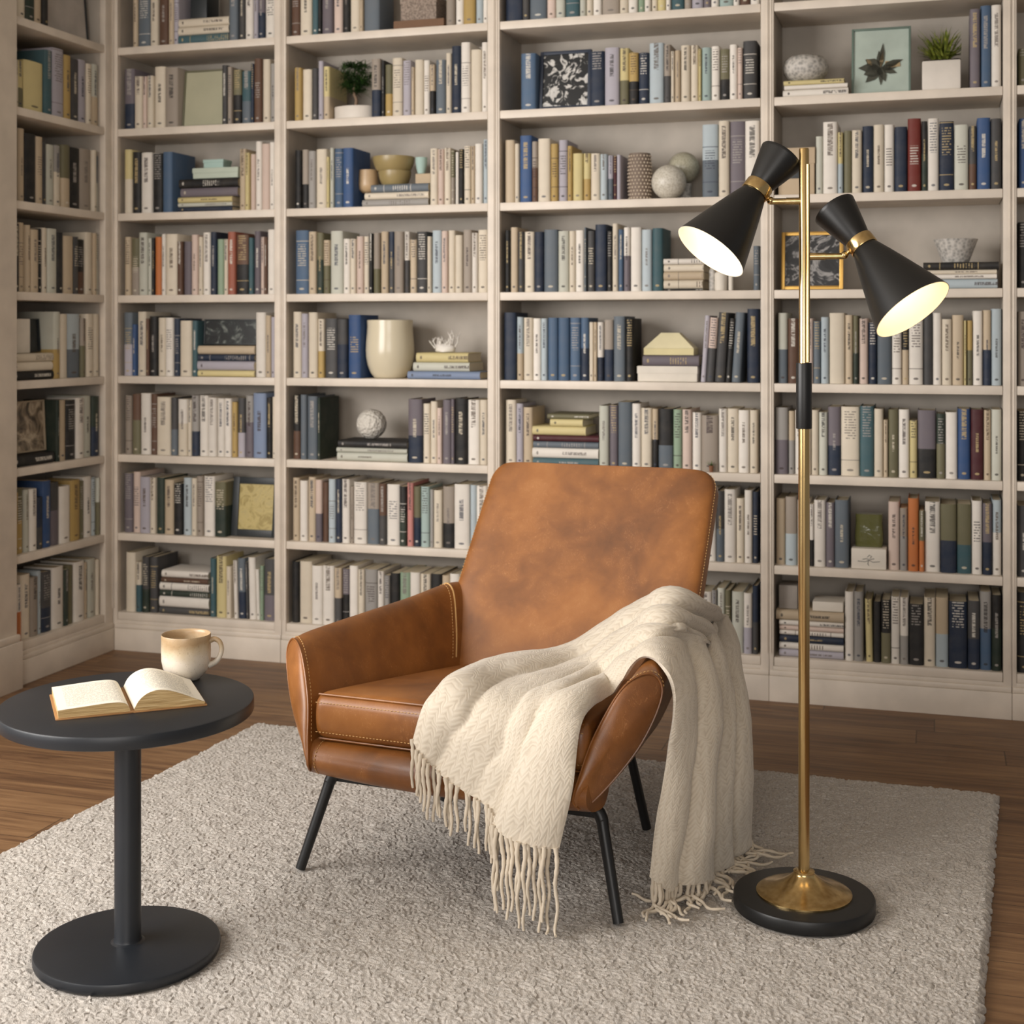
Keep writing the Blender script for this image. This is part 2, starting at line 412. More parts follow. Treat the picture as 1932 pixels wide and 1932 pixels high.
# standing books: bay, shelf, crop, first edge, then "edge,top,colours[,lean]" along the row ("edge,-" is a gap, "." an unseen top)
ROWS = [
('L',1,1,90,'130,.,mw 185,.,c 245,.,f 300,.,t 335,.,k'),
('L',2,1,112,'128,405,c 180,415,yo 310,420,y 360,340,a 440,330,v 490,375,h 545,400,d 600,410,v 635,435,c 680,440,xt 710,495,t'),
('L',3,1,95,'140,865,k 185,870,t 255,905,k 300,925,t 330,960,d 385,980,x 430,985,gc 480,980,ot 560,1000,k 635,1010,z 660,1015,c 700,1060,sx'),
('L',4,2,95,'140,150,k 185,145,t 215,160,t 270,190,t 300,185,k 332,180,c 395,185,x 435,210,k 505,235,t 540,240,d 590,260,ku 635,210,c 665,215,t 690,225,x'),
('L',5,2,372,'415,745,xh 465,760,c 560,760,ls 590,790,zo 640,760,c 690,760,c'),
('L',6,3,392,'415,195,f 465,195,t 525,195,k 580,180,w 635,165,x 690,170,fn'),
('L',7,3,95,'115,830,ko 130,820,h 175,790,oh 210,800,x 258,795,w 300,850,nd 355,740,b 415,750,dp 485,775,w 550,735,h 580,740,o 635,710,w 665,715,l 690,720,xo'),
('L',8,3,95,'115,1400,w 155,1440,wq 220,1370,c 270,1390,z 300,1345,l 365,1350,dn 440,1320,w 470,1340,f 510,1310,o 580,1285,w 600,1290,t 655,1265,x 690,1270,c'),
('A',1,1,885,'920,.,t 1005,.,s 1060,.,c 1125,.,u 1165,.,t 1200,.,v 1540,- 1600,.,s 1645,.,d 1700,.,w 1735,.,v 1785,.,pn 1855,.,w'),
('A',2,1,828,'900,465,pn 955,515,c 985,515,i 1030,510,c 1105,450,c 1195,455,z 1490,- 1530,440,d 1562,450,z 1620,470,ok 1685,480,as 1708,430,n 1762,395,u 1815,400,c 1855,430,g'),
('A',3,1,832,'885,1010,yc 945,1025,k 1020,1030,w 1090,1035,k 1158,1025,B 1604,- 1650,1005,t 1680,1030,y 1715,1040,i 1760,955,w 1815,970,i 1855,960,w'),
('A',4,2,832,'875,240,t 930,250,oz 990,210,x 1015,250,x 1035,245,k 1080,240,q 1110,220,w 1190,220,c 1230,270,u 1285,270,p 1330,225,i 1360,240,c 1412,210,w 1455,205,n 1500,255,e 1530,255,c 1585,205,R 1670,225,uk 1705,245,a 1750,200,p 1775,240,i 1796,240,u 1852,190,w'),
('A',5,2,825,'885,750,sv 915,830,b 975,745,c 1000,790,u 1055,775,k 1110,785,c 1165,785,w 1205,790,n 1285,805,c 1324,805,a 1714,- 1785,750,w 1825,770,t 1855,780,v'),
('A',6,3,834,'880,165,z 935,155,uo 1005,150,w 1050,155,u 1145,175,c 1190,180,ds 1255,190,wc 1285,195,c 1335,165,gn 1395,165,w 1455,180,w 1505,185,w 1555,185,w 1595,210,h 1645,180,dv 1700,165,gp 1790,150,j 1830,180,k 1855,175,c'),
('A',7,3,828,'885,690,p 935,680,i 1005,715,v 1045,720,c 1100,720,f 1165,735,t 1225,760,k 1280,720,l 1320,725,c 1365,710,z 1440,710,w 1520,750,of'),
('A',8,3,842,'910,1225,c 950,1290,ca 1000,1255,df 1055,1255,d 1410,- 1450,1265,a 1520,1250,y 1556,1320,c 1572,- 1600,1280,w,-9 1652,1265,sn,-9 1672,1290,d,-9 1722,1260,w,-9 1748,1340,w,-9 1775,1315,e 1855,1270,dp'),
('B',1,4,115,'190,.,u 290,.,c 345,.,a 378,.,k 468,.,p 545,.,i 608,.,hk 690,.,c 722,.,t 855,.,s 1405,- 1480,.,z 1550,.,w 1650,.,h 1710,.,l 1757,.,w'),
('B',2,4,150,'210,560,h 290,575,c 345,565,d 390,505,v 445,550,yt 788,- 865,485,zn 895,500,k 958,535,oh 1045,480,c 1115,500,v 1140,555,t 1215,495,c 1270,500,w 1315,535,tk 1400,495,s 1450,440,c 1530,380,n 1610,350,w 1700,410,c 1757,350,w'),
('B',3,4,148,'205,1245,k 262,1240,zk 325,1250,g 415,1235,c 440,1300,y 475,1225,x 550,1230,B 640,1225,b 1268,- 1335,1230,c 1390,1235,i 1450,1225,c 1480,1245,oz 1510,1260,w 1552,1235,k 1610,1210,c 1645,1210,t 1710,1190,w 1757,1155,l'),
('B',4,5,150,'262,240,B 330,250,t 390,260,of 445,320,to 550,245,x 610,310,w 660,310,c 720,290,i 768,290,c 805,265,k 860,260,zo 925,250,t 975,250,nd 1055,250,z 1100,250,wd 1160,315,t 1250,250,d 1285,290,c 1365,240,l 1420,245,i 1480,240,c 1545,280,c 1620,235,z 1672,260,w 1757,235,c'),
('B',5,5,132,'205,915,c 262,930,v 340,920,c 395,975,ch 500,970,d 588,975,dn 695,940,b'),
('B',6,6,108,'160,165,ku 205,160,s 275,170,s 296,180,f 888,- 985,190,pn 1035,220,c 1085,205,c 1120,250,i 1180,195,p 1205,190,p 1290,185,k 1370,195,w 1425,195,c'),
('B',7,6,108,'155,720,t 210,740,w 262,715,t 310,735,ip 350,750,u 400,730,l 440,730,n 495,730,w 518,780,z 608,750,w 690,755,zs 740,760,ud 830,765,w 880,780,kf 925,755,I 975,780,on 1035,780,A 1060,800,g 1120,805,c 1200,780,zk 1305,765,w 1350,770,l 1425,775,w'),
('B',8,6,102,'150,1285,k 235,1285,c 310,1315,w 390,1315,w 440,1330,td 490,1335,pk 550,1315,w 595,1340,c 680,1340,g 725,1350,w 765,1380,g 830,1365,k 900,1360,ed 970,1360,w 1040,1370,c 1115,1370,k 1170,1380,t 1240,1370,w 1310,1370,c 1400,1372,g'),
('C',1,7,112,'230,.,n 280,.,d 395,.,s 455,.,i 520,.,x 615,.,a 660,.,x 705,.,c 765,.,w 885,.,z 945,.,c 1010,.,w 1055,.,fe 1100,.,w 1145,.,c 1200,.,oy 1235,.,w 1325,.,a 1375,.,dz 1455,.,v 1505,.,p 1560,.,w 1655,.,A 1700,.,w 1770,.,u 1835,.,w'),
('C',2,7,216,'320,360,B 685,- 785,345,n 885,320,v 950,325,yo 1015,355,hk 1085,355,n 1185,290,l 1235,300,zd 1260,345,c 1300,340,t 1365,305,c 1420,305,c 1440,330,y 1505,320,A 1565,310,w 1630,330,ok 1685,300,w 1720,320,i 1815,275,d'),
('C',3,7,110,'178,945,t 212,970,c 295,915,b 335,955,zu 420,935,c 472,970,h 535,945,v 570,985,h 640,1035,y 690,1035,yh 755,1035,c 805,1040,l 845,1050,vs 868,1055,m 898,1045,v 1445,- 1555,840,ls 1630,815,c 1735,820,p 1835,815,w'),
('C',4,8,112,'148,195,k 200,175,t 242,205,d 310,205,c 375,205,n 470,190,s 545,200,x 590,200,c 650,195,w 665,175,s 720,200,d 800,155,n 838,200,k 880,150,c 915,190,B 960,175,wp 1035,175,w 1105,190,l 1180,180,a 1790,- 1835,300,s'),
('C',5,8,105,'190,750,n 235,780,lt 300,785,c 355,790,w 400,790,l 470,785,B 548,785,B 622,785,B 680,785,Bn 712,815,c 735,815,t 780,815,wn 845,800,zn 925,775,s 980,790,k 1432,- 1470,770,v,30 1528,785,id,30 1600,750,d,30 1640,790,k,30 1705,750,s,30 1748,- 1832,725,n'),
('C',6,9,112,'185,195,c 235,220,v 300,245,t 747,- 815,235,x 875,230,p 968,210,s 1030,220,w 1105,250,c 1150,255,tk 1250,255,ks 1310,260,e 1375,260,i 1440,280,w 1555,300,z 1615,255,w 1690,255,c 1765,265,w 1822,265,c'),
('C',7,9,112,'190,800,c 260,805,d 340,790,w 420,800,c 480,805,n 560,800,w 640,795,c 700,800,s 780,800,w 860,790,t 930,800,w 1010,805,k 1080,800,c 1150,800,w 1220,800,l 1300,800,w 1380,800,c 1450,800,z 1540,805,w 1595,810,ds 1675,800,w 1730,860,c 1785,805,w 1825,815,n'),
('C',8,9,112,'190,1480,k 260,1480,w 350,1470,c 420,1485,w 500,1490,d 580,1480,w 660,1475,c 740,1490,n 820,1480,w 900,1480,t 990,1490,w 1070,1480,c 1160,1490,k 1250,1480,w 1330,1490,c 1420,1480,s 1510,1490,w 1545,1480,g 1600,1465,x 1640,1480,on 1725,1490,x 1785,1500,wv 1825,1450,nd'),
('D',2,10,1537,'1615,65,p 1695,40,B 1770,35,w'),
('D',3,10,416,'470,990,x 578,885,w 618,960,yl 680,950,o 755,945,c 838,915,n 915,905,c 990,905,w 1085,920,n 1185,860,r 1232,880,kf 1315,860,w 1425,880,n 1530,905,x 1590,915,du 1690,855,b 1772,860,d'),
('D',5,11,142,'215,810,xs 295,850,u 350,850,w 400,850,i 455,870,s 515,840,l 630,810,c 690,825,t 730,830,of 800,850,i 865,880,n 970,880,s 1045,870,w 1095,860,kt 1200,820,w 1270,810,d 1335,810,w 1410,855,c 1495,825,t 1515,865,y 1560,865,ho 1635,795,w 1695,790,tn 1772,780,l'),
('D',6,12,122,'218,265,gp 265,290,tg 330,285,w 385,280,c 440,285,c 505,300,x 600,260,pn 738,260,c 842,255,a 910,275,c 945,355,t 1020,280,o 1100,280,w 1158,360,y 1295,285,pk 1360,310,fo 1450,300,w 1545,275,b 1640,280,m 1695,285,t 1772,280,x'),
('D',7,13,427,'485,130,t 555,120,zl 632,140,c 658,165,wk 730,140,w 785,155,p 870,140,s 1108,- 1178,150,i 1228,190,zg 1295,130,q 1330,205,oq 1425,150,w 1525,165,on 1615,165,oa 1680,145,w 1740,160,pn 1797,140,lw'),
('D',8,13,845,'900,695,w 958,695,g 974,- 1018,740,y,-9 1065,755,k 1125,745,ko 1180,725,w 1232,730,wg 1325,770,k 1395,730,c 1475,730,tl 1590,755,n 1665,750,dn 1735,695,gB 1797,715,kf'),
('E',2,10,1890,'1960,460,o 2050,450,w'), ('E',3,10,1895,'1960,860,b 2050,870,k'), ('E',4,11,1888,'1965,150,k 2050,160,c'), ('E',5,11,1888,'1960,800,z 2050,800,n'),
('E',6,12,1885,'1960,290,k 2050,300,w'), ('E',7,13,1890,'1975,175,d 2050,180,k'), ('E',8,13,1890,'1985,700,k 2050,705,w'),
]
# books lying flat: bay, shelf, crop, then bottom to top "x0,x1,top,bottom,colour"
FLATS = [
('L',5,2,'95,370,1125,1185,k 95,365,1062,1125,c 95,370,1005,1062,c'), ('L',6,3,'95,370,565,640,k'),
('A',1,1,'1200,1540,218,280,a 1200,1540,162,218,c 1200,1540,105,162,c'),
('A',3,1,'1200,1565,1378,1412,n 1200,1565,1350,1378,x 1200,1565,1312,1350,y 1215,1600,1250,1312,p 1200,1600,1188,1250,k'),
('A',5,2,'1330,1712,1138,1182,y 1330,1712,1076,1138,v 1330,1712,1030,1076,n 1330,1712,972,1030,t'),
('A',8,3,'1070,1404,1618,1665,d 1072,1405,1545,1618,w 1078,1404,1505,1545,f 1075,1405,1452,1505,w 1085,1400,1418,1452,u 1088,1402,1368,1418,w'),
('B',3,4,'715,1262,1650,1710,g 735,1262,1592,1650,c 785,1262,1525,1592,s'),
('B',5,5,'1090,1690,1400,1465,j 1135,1600,1325,1400,x 1160,1590,1245,1325,y'),
('B',6,6,'412,885,548,605,x 410,885,515,548,x 420,885,465,515,k'),
('C',4,8,'1187,1450,590,604,k 1187,1450,530,590,c 1187,1455,475,530,t 1187,1455,425,475,c 1186,1460,385,425,w'),
('C',5,8,'1045,1425,1040,1112,p'),
('C',6,9,'302,745,580,640,a 300,745,512,580,w 303,745,468,512,s 303,747,425,468,m 300,660,365,425,y 420,640,315,365,y 400,680,280,315,o'),
('D',2,10,'180,655,637,692,w 190,650,605,637,w 185,625,570,605,y'),
('D',4,11,'1290,1740,555,625,l 1165,1735,520,555,w 1200,1735,488,520,c 1200,1750,432,488,k'),
('D',8,13,'450,838,1045,1090,v 450,838,1003,1045,w 452,838,958,1003,n 452,838,930,958,w 450,838,900,930,i 450,838,868,900,w 430,840,808,868,t'),
]
ORD = 'first second third fourth fifth sixth seventh eighth ninth tenth eleventh twelfth thirteenth fourteenth fifteenth sixteenth seventeenth eighteenth nineteenth twentieth'.split()
ORD += ['twenty-'+o for o in ORD[:9]]
ROWN = {8: 'bottom shelf', 7: 'second shelf up', 6: 'third shelf up', 5: 'fourth shelf up', 4: 'fifth shelf up', 3: 'sixth shelf up', 2: 'seventh shelf up', 1: 'top shelf'}
BAYN = {'L': 'side wall bookcase', 'A': 'corner bay', 'B': 'vase bay', 'C': 'armchair bay', 'D': 'lamp bay', 'E': 'edge bay'}
def colour_words(code):
    a = PAL[code[0]][0]; b = PAL[code[-1]][0]
    return a if a == b else f'{a} and {b}'
specs = []
brnd = random.Random(11)
SET = .016                                            # spines stand this far behind the shelf edge
SPOT = {}                                             # where the rows leave room: used for the things on the shelves
def plane_pt(bay, px, py, set_=SET):
    if bay == 'L': p = on_x(px, py, XL-set_); return p[1], p[2]
    p = on_y(px, py, YB+set_); return p[0], p[2]
def limits(bay): return (4.0995, 4.651) if bay == 'L' else BAYS[bay][:2]
def place(bay, u, z, set_=SET):
    """world position of a point on the spine plane of a bay"""
    return (XL-set_, u, z) if bay == 'L' else (u, YB+set_, z)
def occluded(px, py):
    if 880 < px < 1345 and py > 890: return True
    if 860 < px < 1400 and py > 1090: return True
    if 1500 < px < 1532: return True
    return False
for bay, sh, cr, start, txt in ROWS:
    ox, oy, sc = CROP[cr]; e0 = start; lo, hi = limits(bay); row = []
    toks = [t.split(',') for t in txt.split()]
    for t in toks:
        e1 = float(t[0])
        if t[1] != '-':
            xa, xb = ox+e0/sc, ox+e1/sc; pm = (xa+xb)/2
            st = SET+brnd.uniform(0, .010)
            ua = max(plane_pt(bay, xa, HY)[0], lo+.002); ub = min(plane_pt(bay, xb, HY)[0], hi-.002)
            z = ZS[sh]+.0006
            hgt = brnd.uniform(.19, .25) if t[1] == '.' else plane_pt(bay, pm, oy+float(t[1])/sc, st)[1]-z
            hgt = min(max(hgt, .12), .278)
            lean = (float(t[3])/sc) if len(t) > 3 else 0
            lw = 0
            if lean:
                px1 = plane_pt(bay, pm+lean, HY, st)[0]-plane_pt(bay, pm, HY, st)[0]; lw = math.atan2(px1, hgt)
            wd = ub-ua-.0020
            if wd > .004:
                pyb = HY-(z-CAMH)*F/max(.1, (-SP*place(bay,ua,z)[0]+CP*place(bay,ua,z)[1])); ar = (xb-xa)*hgt*500
                if occluded(pm, pyb-30): ar *= .15
                if pyb-hgt*500 < 0: ar *= .3
                row.append(dict(bay=bay, sh=sh, w=wd, h=hgt, d=brnd.uniform(.135, .185) if bay != 'L' else brnd.uniform(.13, .17), code=t[2], pos=place(bay, (ua+ub)/2, z, st), lean=lw, flat=False, area=ar, px=pm))
        e0 = e1
    order = row if bay != 'L' else row[::-1]
    for k, s in enumerate(order): s['ord'] = ORD[k]
    specs += row
for bay, sh, cr, txt in FLATS:
    ox, oy, sc = CROP[cr]; lo, hi = limits(bay); z = ZS[sh]+.0006; row = []
    _t = txt.split()[0].split(','); _z = plane_pt(bay, ox+float(_t[0])/sc, oy+float(_t[3])/sc)[1]; z = _z+.0006 if _z > z+.02 else z
    for t in txt.split():
        x0, x1, y0, y1, code = t.split(','); x0, x1, y0, y1 = (float(q) for q in (x0, x1, y0, y1))
        xa, xb = ox+x0/sc, ox+x1/sc; pm = (xa+xb)/2
        ua = max(plane_pt(bay, xa, HY)[0], lo+.003); ub = min(plane_pt(bay, xb, HY)[0], hi-.003)
        th = abs(plane_pt(bay, pm, oy+y0/sc)[1]-plane_pt(bay, pm, oy+y1/sc)[1])
        dp = brnd.uniform(.14, .175)
        row.append(dict(bay=bay, sh=sh, w=th-.0006, h=ub-ua, d=dp, code=code, pos=place(bay, (ua+ub)/2, z, SET+brnd.uniform(0, .006)), lean=0, flat=True, area=(xb-xa)*(y1-y0)/sc*(.4 if occluded(pm, oy+y0/sc) else 1), px=pm))
        z += th
    SPOT[(bay, sh)] = z
    for k, s in enumerate(row): s['ord'] = ORD[len(row)-1-k]
    specs += row
def book_label(s):
    cw = colour_words(s['code'])
    if len(cw.split()) > 3: cw = cw.replace('pinkish ', '').replace(' grey', '')
    if s['flat']: return f"flat {cw} book, {s['ord']} from the top of its stack, {ROWN[s['sh']]}, {BAYN[s['bay']]}"
    ln = 'leaning ' if abs(s['lean']) > .04 else ''
    sz = 'thick ' if s['w'] > .036 else 'slim ' if s['w'] < .017 else 'tall ' if s['h'] > .245 else 'short ' if s['h'] < .18 else ''
    sz = (ln or sz)
    return f"{sz}{cw} book, {s['ord']} upright from corner, {ROWN[s['sh']]}, {BAYN[s['bay']]}"
rank = sorted(range(len(specs)), key=lambda i: -specs[i]['area']); keep = set(rank[:300])
rest = []
YR90 = Matrix.Rotation(math.pi/2, 4, 'Y')
for i, s in enumerate(specs):
    rnd = random.Random(1000+i)
    geo = book_geo(s['w'], s['h'], s['d'], s['code'], rnd)
    rz = Matrix.Rotation(math.pi/2 if s['bay'] == 'L' else 0, 4, 'Z')
    if s['flat']: loc = Matrix.Translation((0, 0, s['w']/2)) @ YR90 @ Matrix.Translation((0, 0, -s['h']/2))
    elif s['lean']:
        sg = 1 if s['lean'] > 0 else -1; piv = Vector((sg*s['w']/2, 0, 0))
        loc = Matrix.Translation(piv) @ Matrix.Rotation(s['lean'], 4, 'Y') @ Matrix.Translation(-piv)
    else: loc = None
    if i in keep:
        o = book_mesh('book', [(loc, geo)])
        o.location = s['pos']; o.rotation_euler = rz.to_euler()
        tag(o, book_label(s), 'book', ('flat stacked books, ' if s['flat'] else 'upright books, ')+ROWN[s['sh']]+', '+BAYN[s['bay']])
    else:
        rest.append((Matrix.Translation(s['pos']) @ rz @ (loc if loc is not None else Matrix()), geo))
o = book_mesh('shelved_books', rest); o['kind'] = 'stuff'
tag(o, 'the remaining smaller or half hidden books filling the bookcase shelves', 'books')
print('BOOKS', len(specs), 'kept', len(keep), 'rest', len(rest))
# ------------------------------------------------------------------ rug
def make_rug():
    ang = math.radians(3.4); ox, oy = -2.045, 3.915       # far corner, and the rug's own axes
    ex = np.array([math.cos(ang*.12), -math.sin(ang*.12)]); ey = np.array([math.sin(-ang), -math.cos(ang)])
    W, L = 2.195, 3.0
    nx = 700; us = np.linspace(0, W, nx)
    vs_ = np.concatenate([np.arange(0, 2.35, .0033), np.arange(2.35, L, .012)]); ny = len(vs_)
    rg = np.random.default_rng(5)
    def band(n1, n2, lo, hi):
        a = rg.standard_normal((n1, n2)); f = np.fft.rfft2(a)
        fy = np.fft.fftfreq(n1)[:, None]; fx = np.fft.rfftfreq(n2)[None]; r = np.sqrt(fx*fx+fy*fy)
        f *= np.exp(-((r-lo)/hi)**2); z = np.fft.irfft2(f, (n1, n2)); return z/z.std()
    worm = np.tanh(band(ny, nx, .27, .06)*1.1); lump = band(ny, nx, .05, .04); big = band(ny, nx, .0, .008)
    h = .0185 + worm*.0019 + lump*.0008 + big*.0012
    jx = band(ny, nx, .12, .08)*.0022; jy = band(ny, nx, .12, .08)*.0022
    U, V = np.meshgrid(us, vs_)
    ed = np.minimum(np.minimum(U, W-U), np.minimum(V, L-V))
    h *= np.clip(.45+ed/.012*.55, .45, 1)
    XX = ox+ex[0]*U+ey[0]*V; YY = oy+ex[1]*U+ey[1]*V
    for px_, py_, r_ in PRESS: h = np.where((XX-px_)**2+(YY-py_)**2 < r_*r_, np.minimum(h, .0165), h)
    P = np.empty((ny, nx, 3)); P[..., 0] = ox+ex[0]*(U+jx)+ey[0]*(V+jy); P[..., 1] = oy+ex[1]*(U+jx)+ey[1]*(V+jy); P[..., 2] = h
    verts = P.reshape(-1, 3)
    idx = np.arange(ny*nx).reshape(ny, nx)
    q = np.stack([idx[:-1, :-1], idx[1:, :-1], idx[1:, 1:], idx[:-1, 1:]], -1).reshape(-1, 4)
    # skirt down to the floor along the edge, bulging a little
    loop = np.concatenate([idx[0, :], idx[1:, -1], idx[-1, -2::-1], idx[-2:0:-1, 0]])
    c = verts.mean(0); sk = verts[loop].copy(); sk[:, 2] = .0008
    base = len(verts); n = len(loop); k = np.arange(n); k2 = (k+1) % n
    q2 = np.stack([loop[k], loop[k2], base+k2, base+k], -1)
    verts = np.concatenate([verts, sk]); q = np.concatenate([q, q2])
    me = bpy.data.meshes.new('rug'); me.vertices.add(len(verts)); me.vertices.foreach_set('co', verts.ravel().astype(np.float32))
    me.loops.add(q.size); me.loops.foreach_set('vertex_index', q.ravel().astype(np.int32))
    me.polygons.add(len(q)); me.polygons.foreach_set('loop_start', np.arange(0, q.size, 4, dtype=np.int32))
    me.update(calc_edges=True); me.validate()
    me.polygons.foreach_set('use_smooth', np.ones(len(q), bool))
    me.materials.append(RUGM)
    o = bpy.data.objects.new('rug', me); C.objects.link(o)
    return tag(o, 'large ivory grey loop pile rug under the armchair and lamp', 'rug')
RZ = .0175                                               # height at which things stand on the rug

# ------------------------------------------------------------------ armchair
CH = Vector((-1.0127, 2.835, 0)); CHA = math.radians(-5.34)
_cu = np.array([math.cos(CHA), math.sin(CHA), 0]); _cv = np.array([-math.sin(CHA), math.cos(CHA), 0])
def to_world(u, v): p = np.array(CH)+_cu*u+_cv*v; return p[0], p[1]
PRESS = [(-.2759, 3.0012, .153), (-1.5295, 2.385, .184)]+[(*to_world(u, v),   .023) for u, v in ((-.38, 0), (.38, 0), (-.275, .545), (.275, .545))]
make_rug()
def to_loc(p): d = np.array(p)-np.array(CH); return np.array([d@_cu, d@_cv, d[2]])
def loc_plane(px, py, a, b):
    """point seen at a pixel on the chair-frame plane a . p = b"""
    e = to_loc(EYE); r = ray(px, py); r = np.array([r@_cu, r@_cv, r[2]]); a = np.array(a, float)
    return e + r*((b-a@e)/(a@r))
chair = thing('armchair', 'cognac brown leather armchair with black metal legs, a cream throw over one arm', 'armchair', CH, CHA)

def ring_loft(rings, ns, nt, closed=True):
    """smooth surface through rows of points; returns grid of arrays"""
    R = [np.array(r, float) for r in rings]; n = len(R[0])
    def along(r, t):
        if closed:
            i = int(math.floor(t)) % n; u = t-math.floor(t); p = [r[(i+k) % n] for k in (-1, 0, 1, 2)]
            return .5*((2*p[1])+(-p[0]+p[2])*u+(2*p[0]-5*p[1]+4*p[2]-p[3])*u*u+(-p[0]+3*p[1]-3*p[2]+p[3])*u**3)
        return crom(r, t)
    top = n if closed else n-1
    dense = [np.array([along(r, top*k/(nt if closed else nt-1)) for k in range(nt)]) for r in R]
    D = np.array(dense); out = np.empty((ns, nt, 3))
    for s in range(ns):
        out[s] = crom(D, (len(R)-1)*s/(ns-1))
    return out
def grid_faces(ns, nt, closed=True, off=0):
    fs = []
    for i in range(ns-1):
        for k in range(nt if closed else nt-1):
            k2 = (k+1) % nt; fs.append((off+i*nt+k, off+i*nt+k2, off+(i+1)*nt+k2, off+(i+1)*nt+k))
    return fs
def add_cap(g, row, centre, steps, bulge, flip=False):
    """closes a ring with shrinking copies that bulge along `bulge`"""
    n = len(row); c = np.array(centre); b = len(g.v); prev = None; rows = [row]
    for k in range(1, steps+1):
        q = math.cos(math.pi/2*k/(steps+.35)); hgt = math.sin(math.pi/2*k/(steps+.35))
        rows.append(c+(row-c)*(q*.92+.08*(1-k/steps)) + np.array(bulge)*hgt)
    vs = [p for r in rows for p in r]; g.add(vs, grid_faces(len(rows), n)+[tuple((len(rows)-1)*n+k for k in range(n))])
def stitch(g, pts, step=.0085, ln=.0052, r=.0011):
    """thread dashes along a polyline"""
    pts = [Vector(p) for p in pts]; d = 0; nxt = 0
    for a, b in zip(pts, pts[1:]):
        L = (b-a).length; t = (b-a)/max(L, 1e-9)
        while nxt < d+L:
            p = a+t*(nxt-d); g.tube([p-t*ln/2, p, p+t*ln/2], [r*.6, r, r*.6], 5); nxt += step
        d += L

# backrest: slab with rounded rim, leaning back
B0, B1 = np.array([0, .585, .335]), np.array([.012, .930, .872])     # foot and top of the front face
bdir = (B1-B0)/np.linalg.norm(B1-B0); bn = np.array([0, -bdir[2], bdir[1]])   # towards the sitter
BLEN = np.linalg.norm(B1-B0)
def back_hw(t): return float(np.interp(t, [0, .2, .4, .7, 1.0], [.270, .318, .342, .336, .328]))
def back_pt(t, a, e=0.0):
    """t up the back 0..1, a angle round the rounded section, e lift"""
    hw = back_hw(t); rr = .050
    tt = t*BLEN; over = max(0, tt-(BLEN-rr)); k = 1.0; kt = 1.0
    if over > 0:
        q = over/rr; k = 1-(1-math.sqrt(max(0, 1-q*q)))*rr*.8/hw; kt = .52+.48*math.sqrt(max(0, 1-q*q))
    ht = .048*kt
    ca, sa = math.cos(a), math.sin(a); ex = .30
    x = math.copysign(abs(ca)**ex, ca)*hw*k; y = math.copysign(abs(sa)**.42, sa)*(ht)
    dish = -.016*(1-(x/hw)**2)*math.sin(math.pi*min(1, t*.9)) if sa > 0 else 0
    p = B0+bdir*tt+np.array([x+.012*t, 0, 0])+bn*(y-ht*1.0+dish)
    n = np.array([ca*.4, 0, 0])+bn*sa; n /= np.linalg.norm(n)
    return p+n*e
nb, na = 46, 96
ts = [q for q in np.linspace(0, .90, 34)]+[.90+.1*math.sin(math.pi/2*k/11) for k in range(1, 12)]
g = G(); rows = [np.array([back_pt(t, 2*math.pi*k/na) for k in range(na)]) for t in ts]
g.add([p for r in rows for p in r], grid_faces(len(rows), na))
g.add(list(rows[0]), [tuple(range(na))])
add_cap(g, rows[-1], rows[-1].mean(0), 5, bdir*.006)
g.obj('backrest', LEATHER, chair, 60)
for a in (math.pi*.055, math.pi*.955):
    g = G(); stitch(g, [back_pt(t, a, .0012) for t in np.linspace(.25, .985, 60)]); g.obj('backrest_stitching', THREAD, chair)

# seat cushion: rounded slab, narrower at the back, sloping down backwards
def round_box(hx, hy, hz, r, n=18):
    def ax(h):
        e = [-h+r*(1-math.cos(math.pi/2*k/5)) for k in range(5)]; m = list(np.linspace(-h+r, h-r, n)); return e+m+[-x for x in e[::-1]]
    A = [ax(hx), ax(hy), ax(hz)]; H = (hx, hy, hz); key = {}; vs = []; fs = []
    def vid(p):
        q = tuple(round(c, 6) for c in p)
        if q not in key:
            inn = [max(-H[i]+r, min(H[i]-r, p[i])) for i in range(3)]; d = Vector([p[i]-inn[i] for i in range(3)])
            if d.length > 1e-9: d = d.normalized()*r
            key[q] = len(vs); vs.append(tuple(inn[i]+d[i] for i in range(3)))
        return key[q]
    for i in range(3):
        j, k = (i+1) % 3, (i+2) % 3
        for sgn in (-1, 1):
            for a in range(len(A[j])-1):
                for b in range(len(A[k])-1):
                    q = []
                    for da, db in ((0,0),(1,0),(1,1),(0,1)):
                        p = [0,0,0]; p[i] = sgn*H[i]; p[j] = A[j][a+da]; p[k] = A[k][b+db]; q.append(vid(p))
                    fs.append(tuple(q) if sgn > 0 else tuple(q[::-1]))
    return vs, fs
CHX, CHY, CHZ = .328, .330, .054
def seat_warp(p):
    x, y, z = p; a = (y+CHY)/(2*CHY); sx = 1-.27*a**1.1
    topb = .016*(1-(x/CHX)**2)*(1-(y/CHY)**4)
    zz = .383-.062*a + z*(1-.15*a) + (topb if z > 0 else 0)
    fr = -.012*(1-(z/CHZ)**2)*max(0, 1-a*6)
    return (x*sx, -.028+.645*a+fr, zz)
vs, fs = round_box(CHX, CHY, CHZ, .026)
mesh('seat_cushion', [seat_warp(p) for p in vs], fs, LEATHER, chair, 80)
def cush(x, y, z, e=.001):
    p = np.array(seat_warp((x, y, z))); n = np.array([0, -.6 if y < 0 else 0, .8 if z > 0 else -.8]); return p+n*e
xs = np.linspace(-CHX+.012, CHX-.012, 60)
g = G(); g.tube([cush(x, -CHY+.0055, CHZ-.0055, .0015) for x in xs], .0024, 6); g.tube([cush(x, -CHY+.0055, -CHZ+.0055, .001) for x in xs], .0022, 6)
g.obj('cushion_piping', LEATHER, chair)
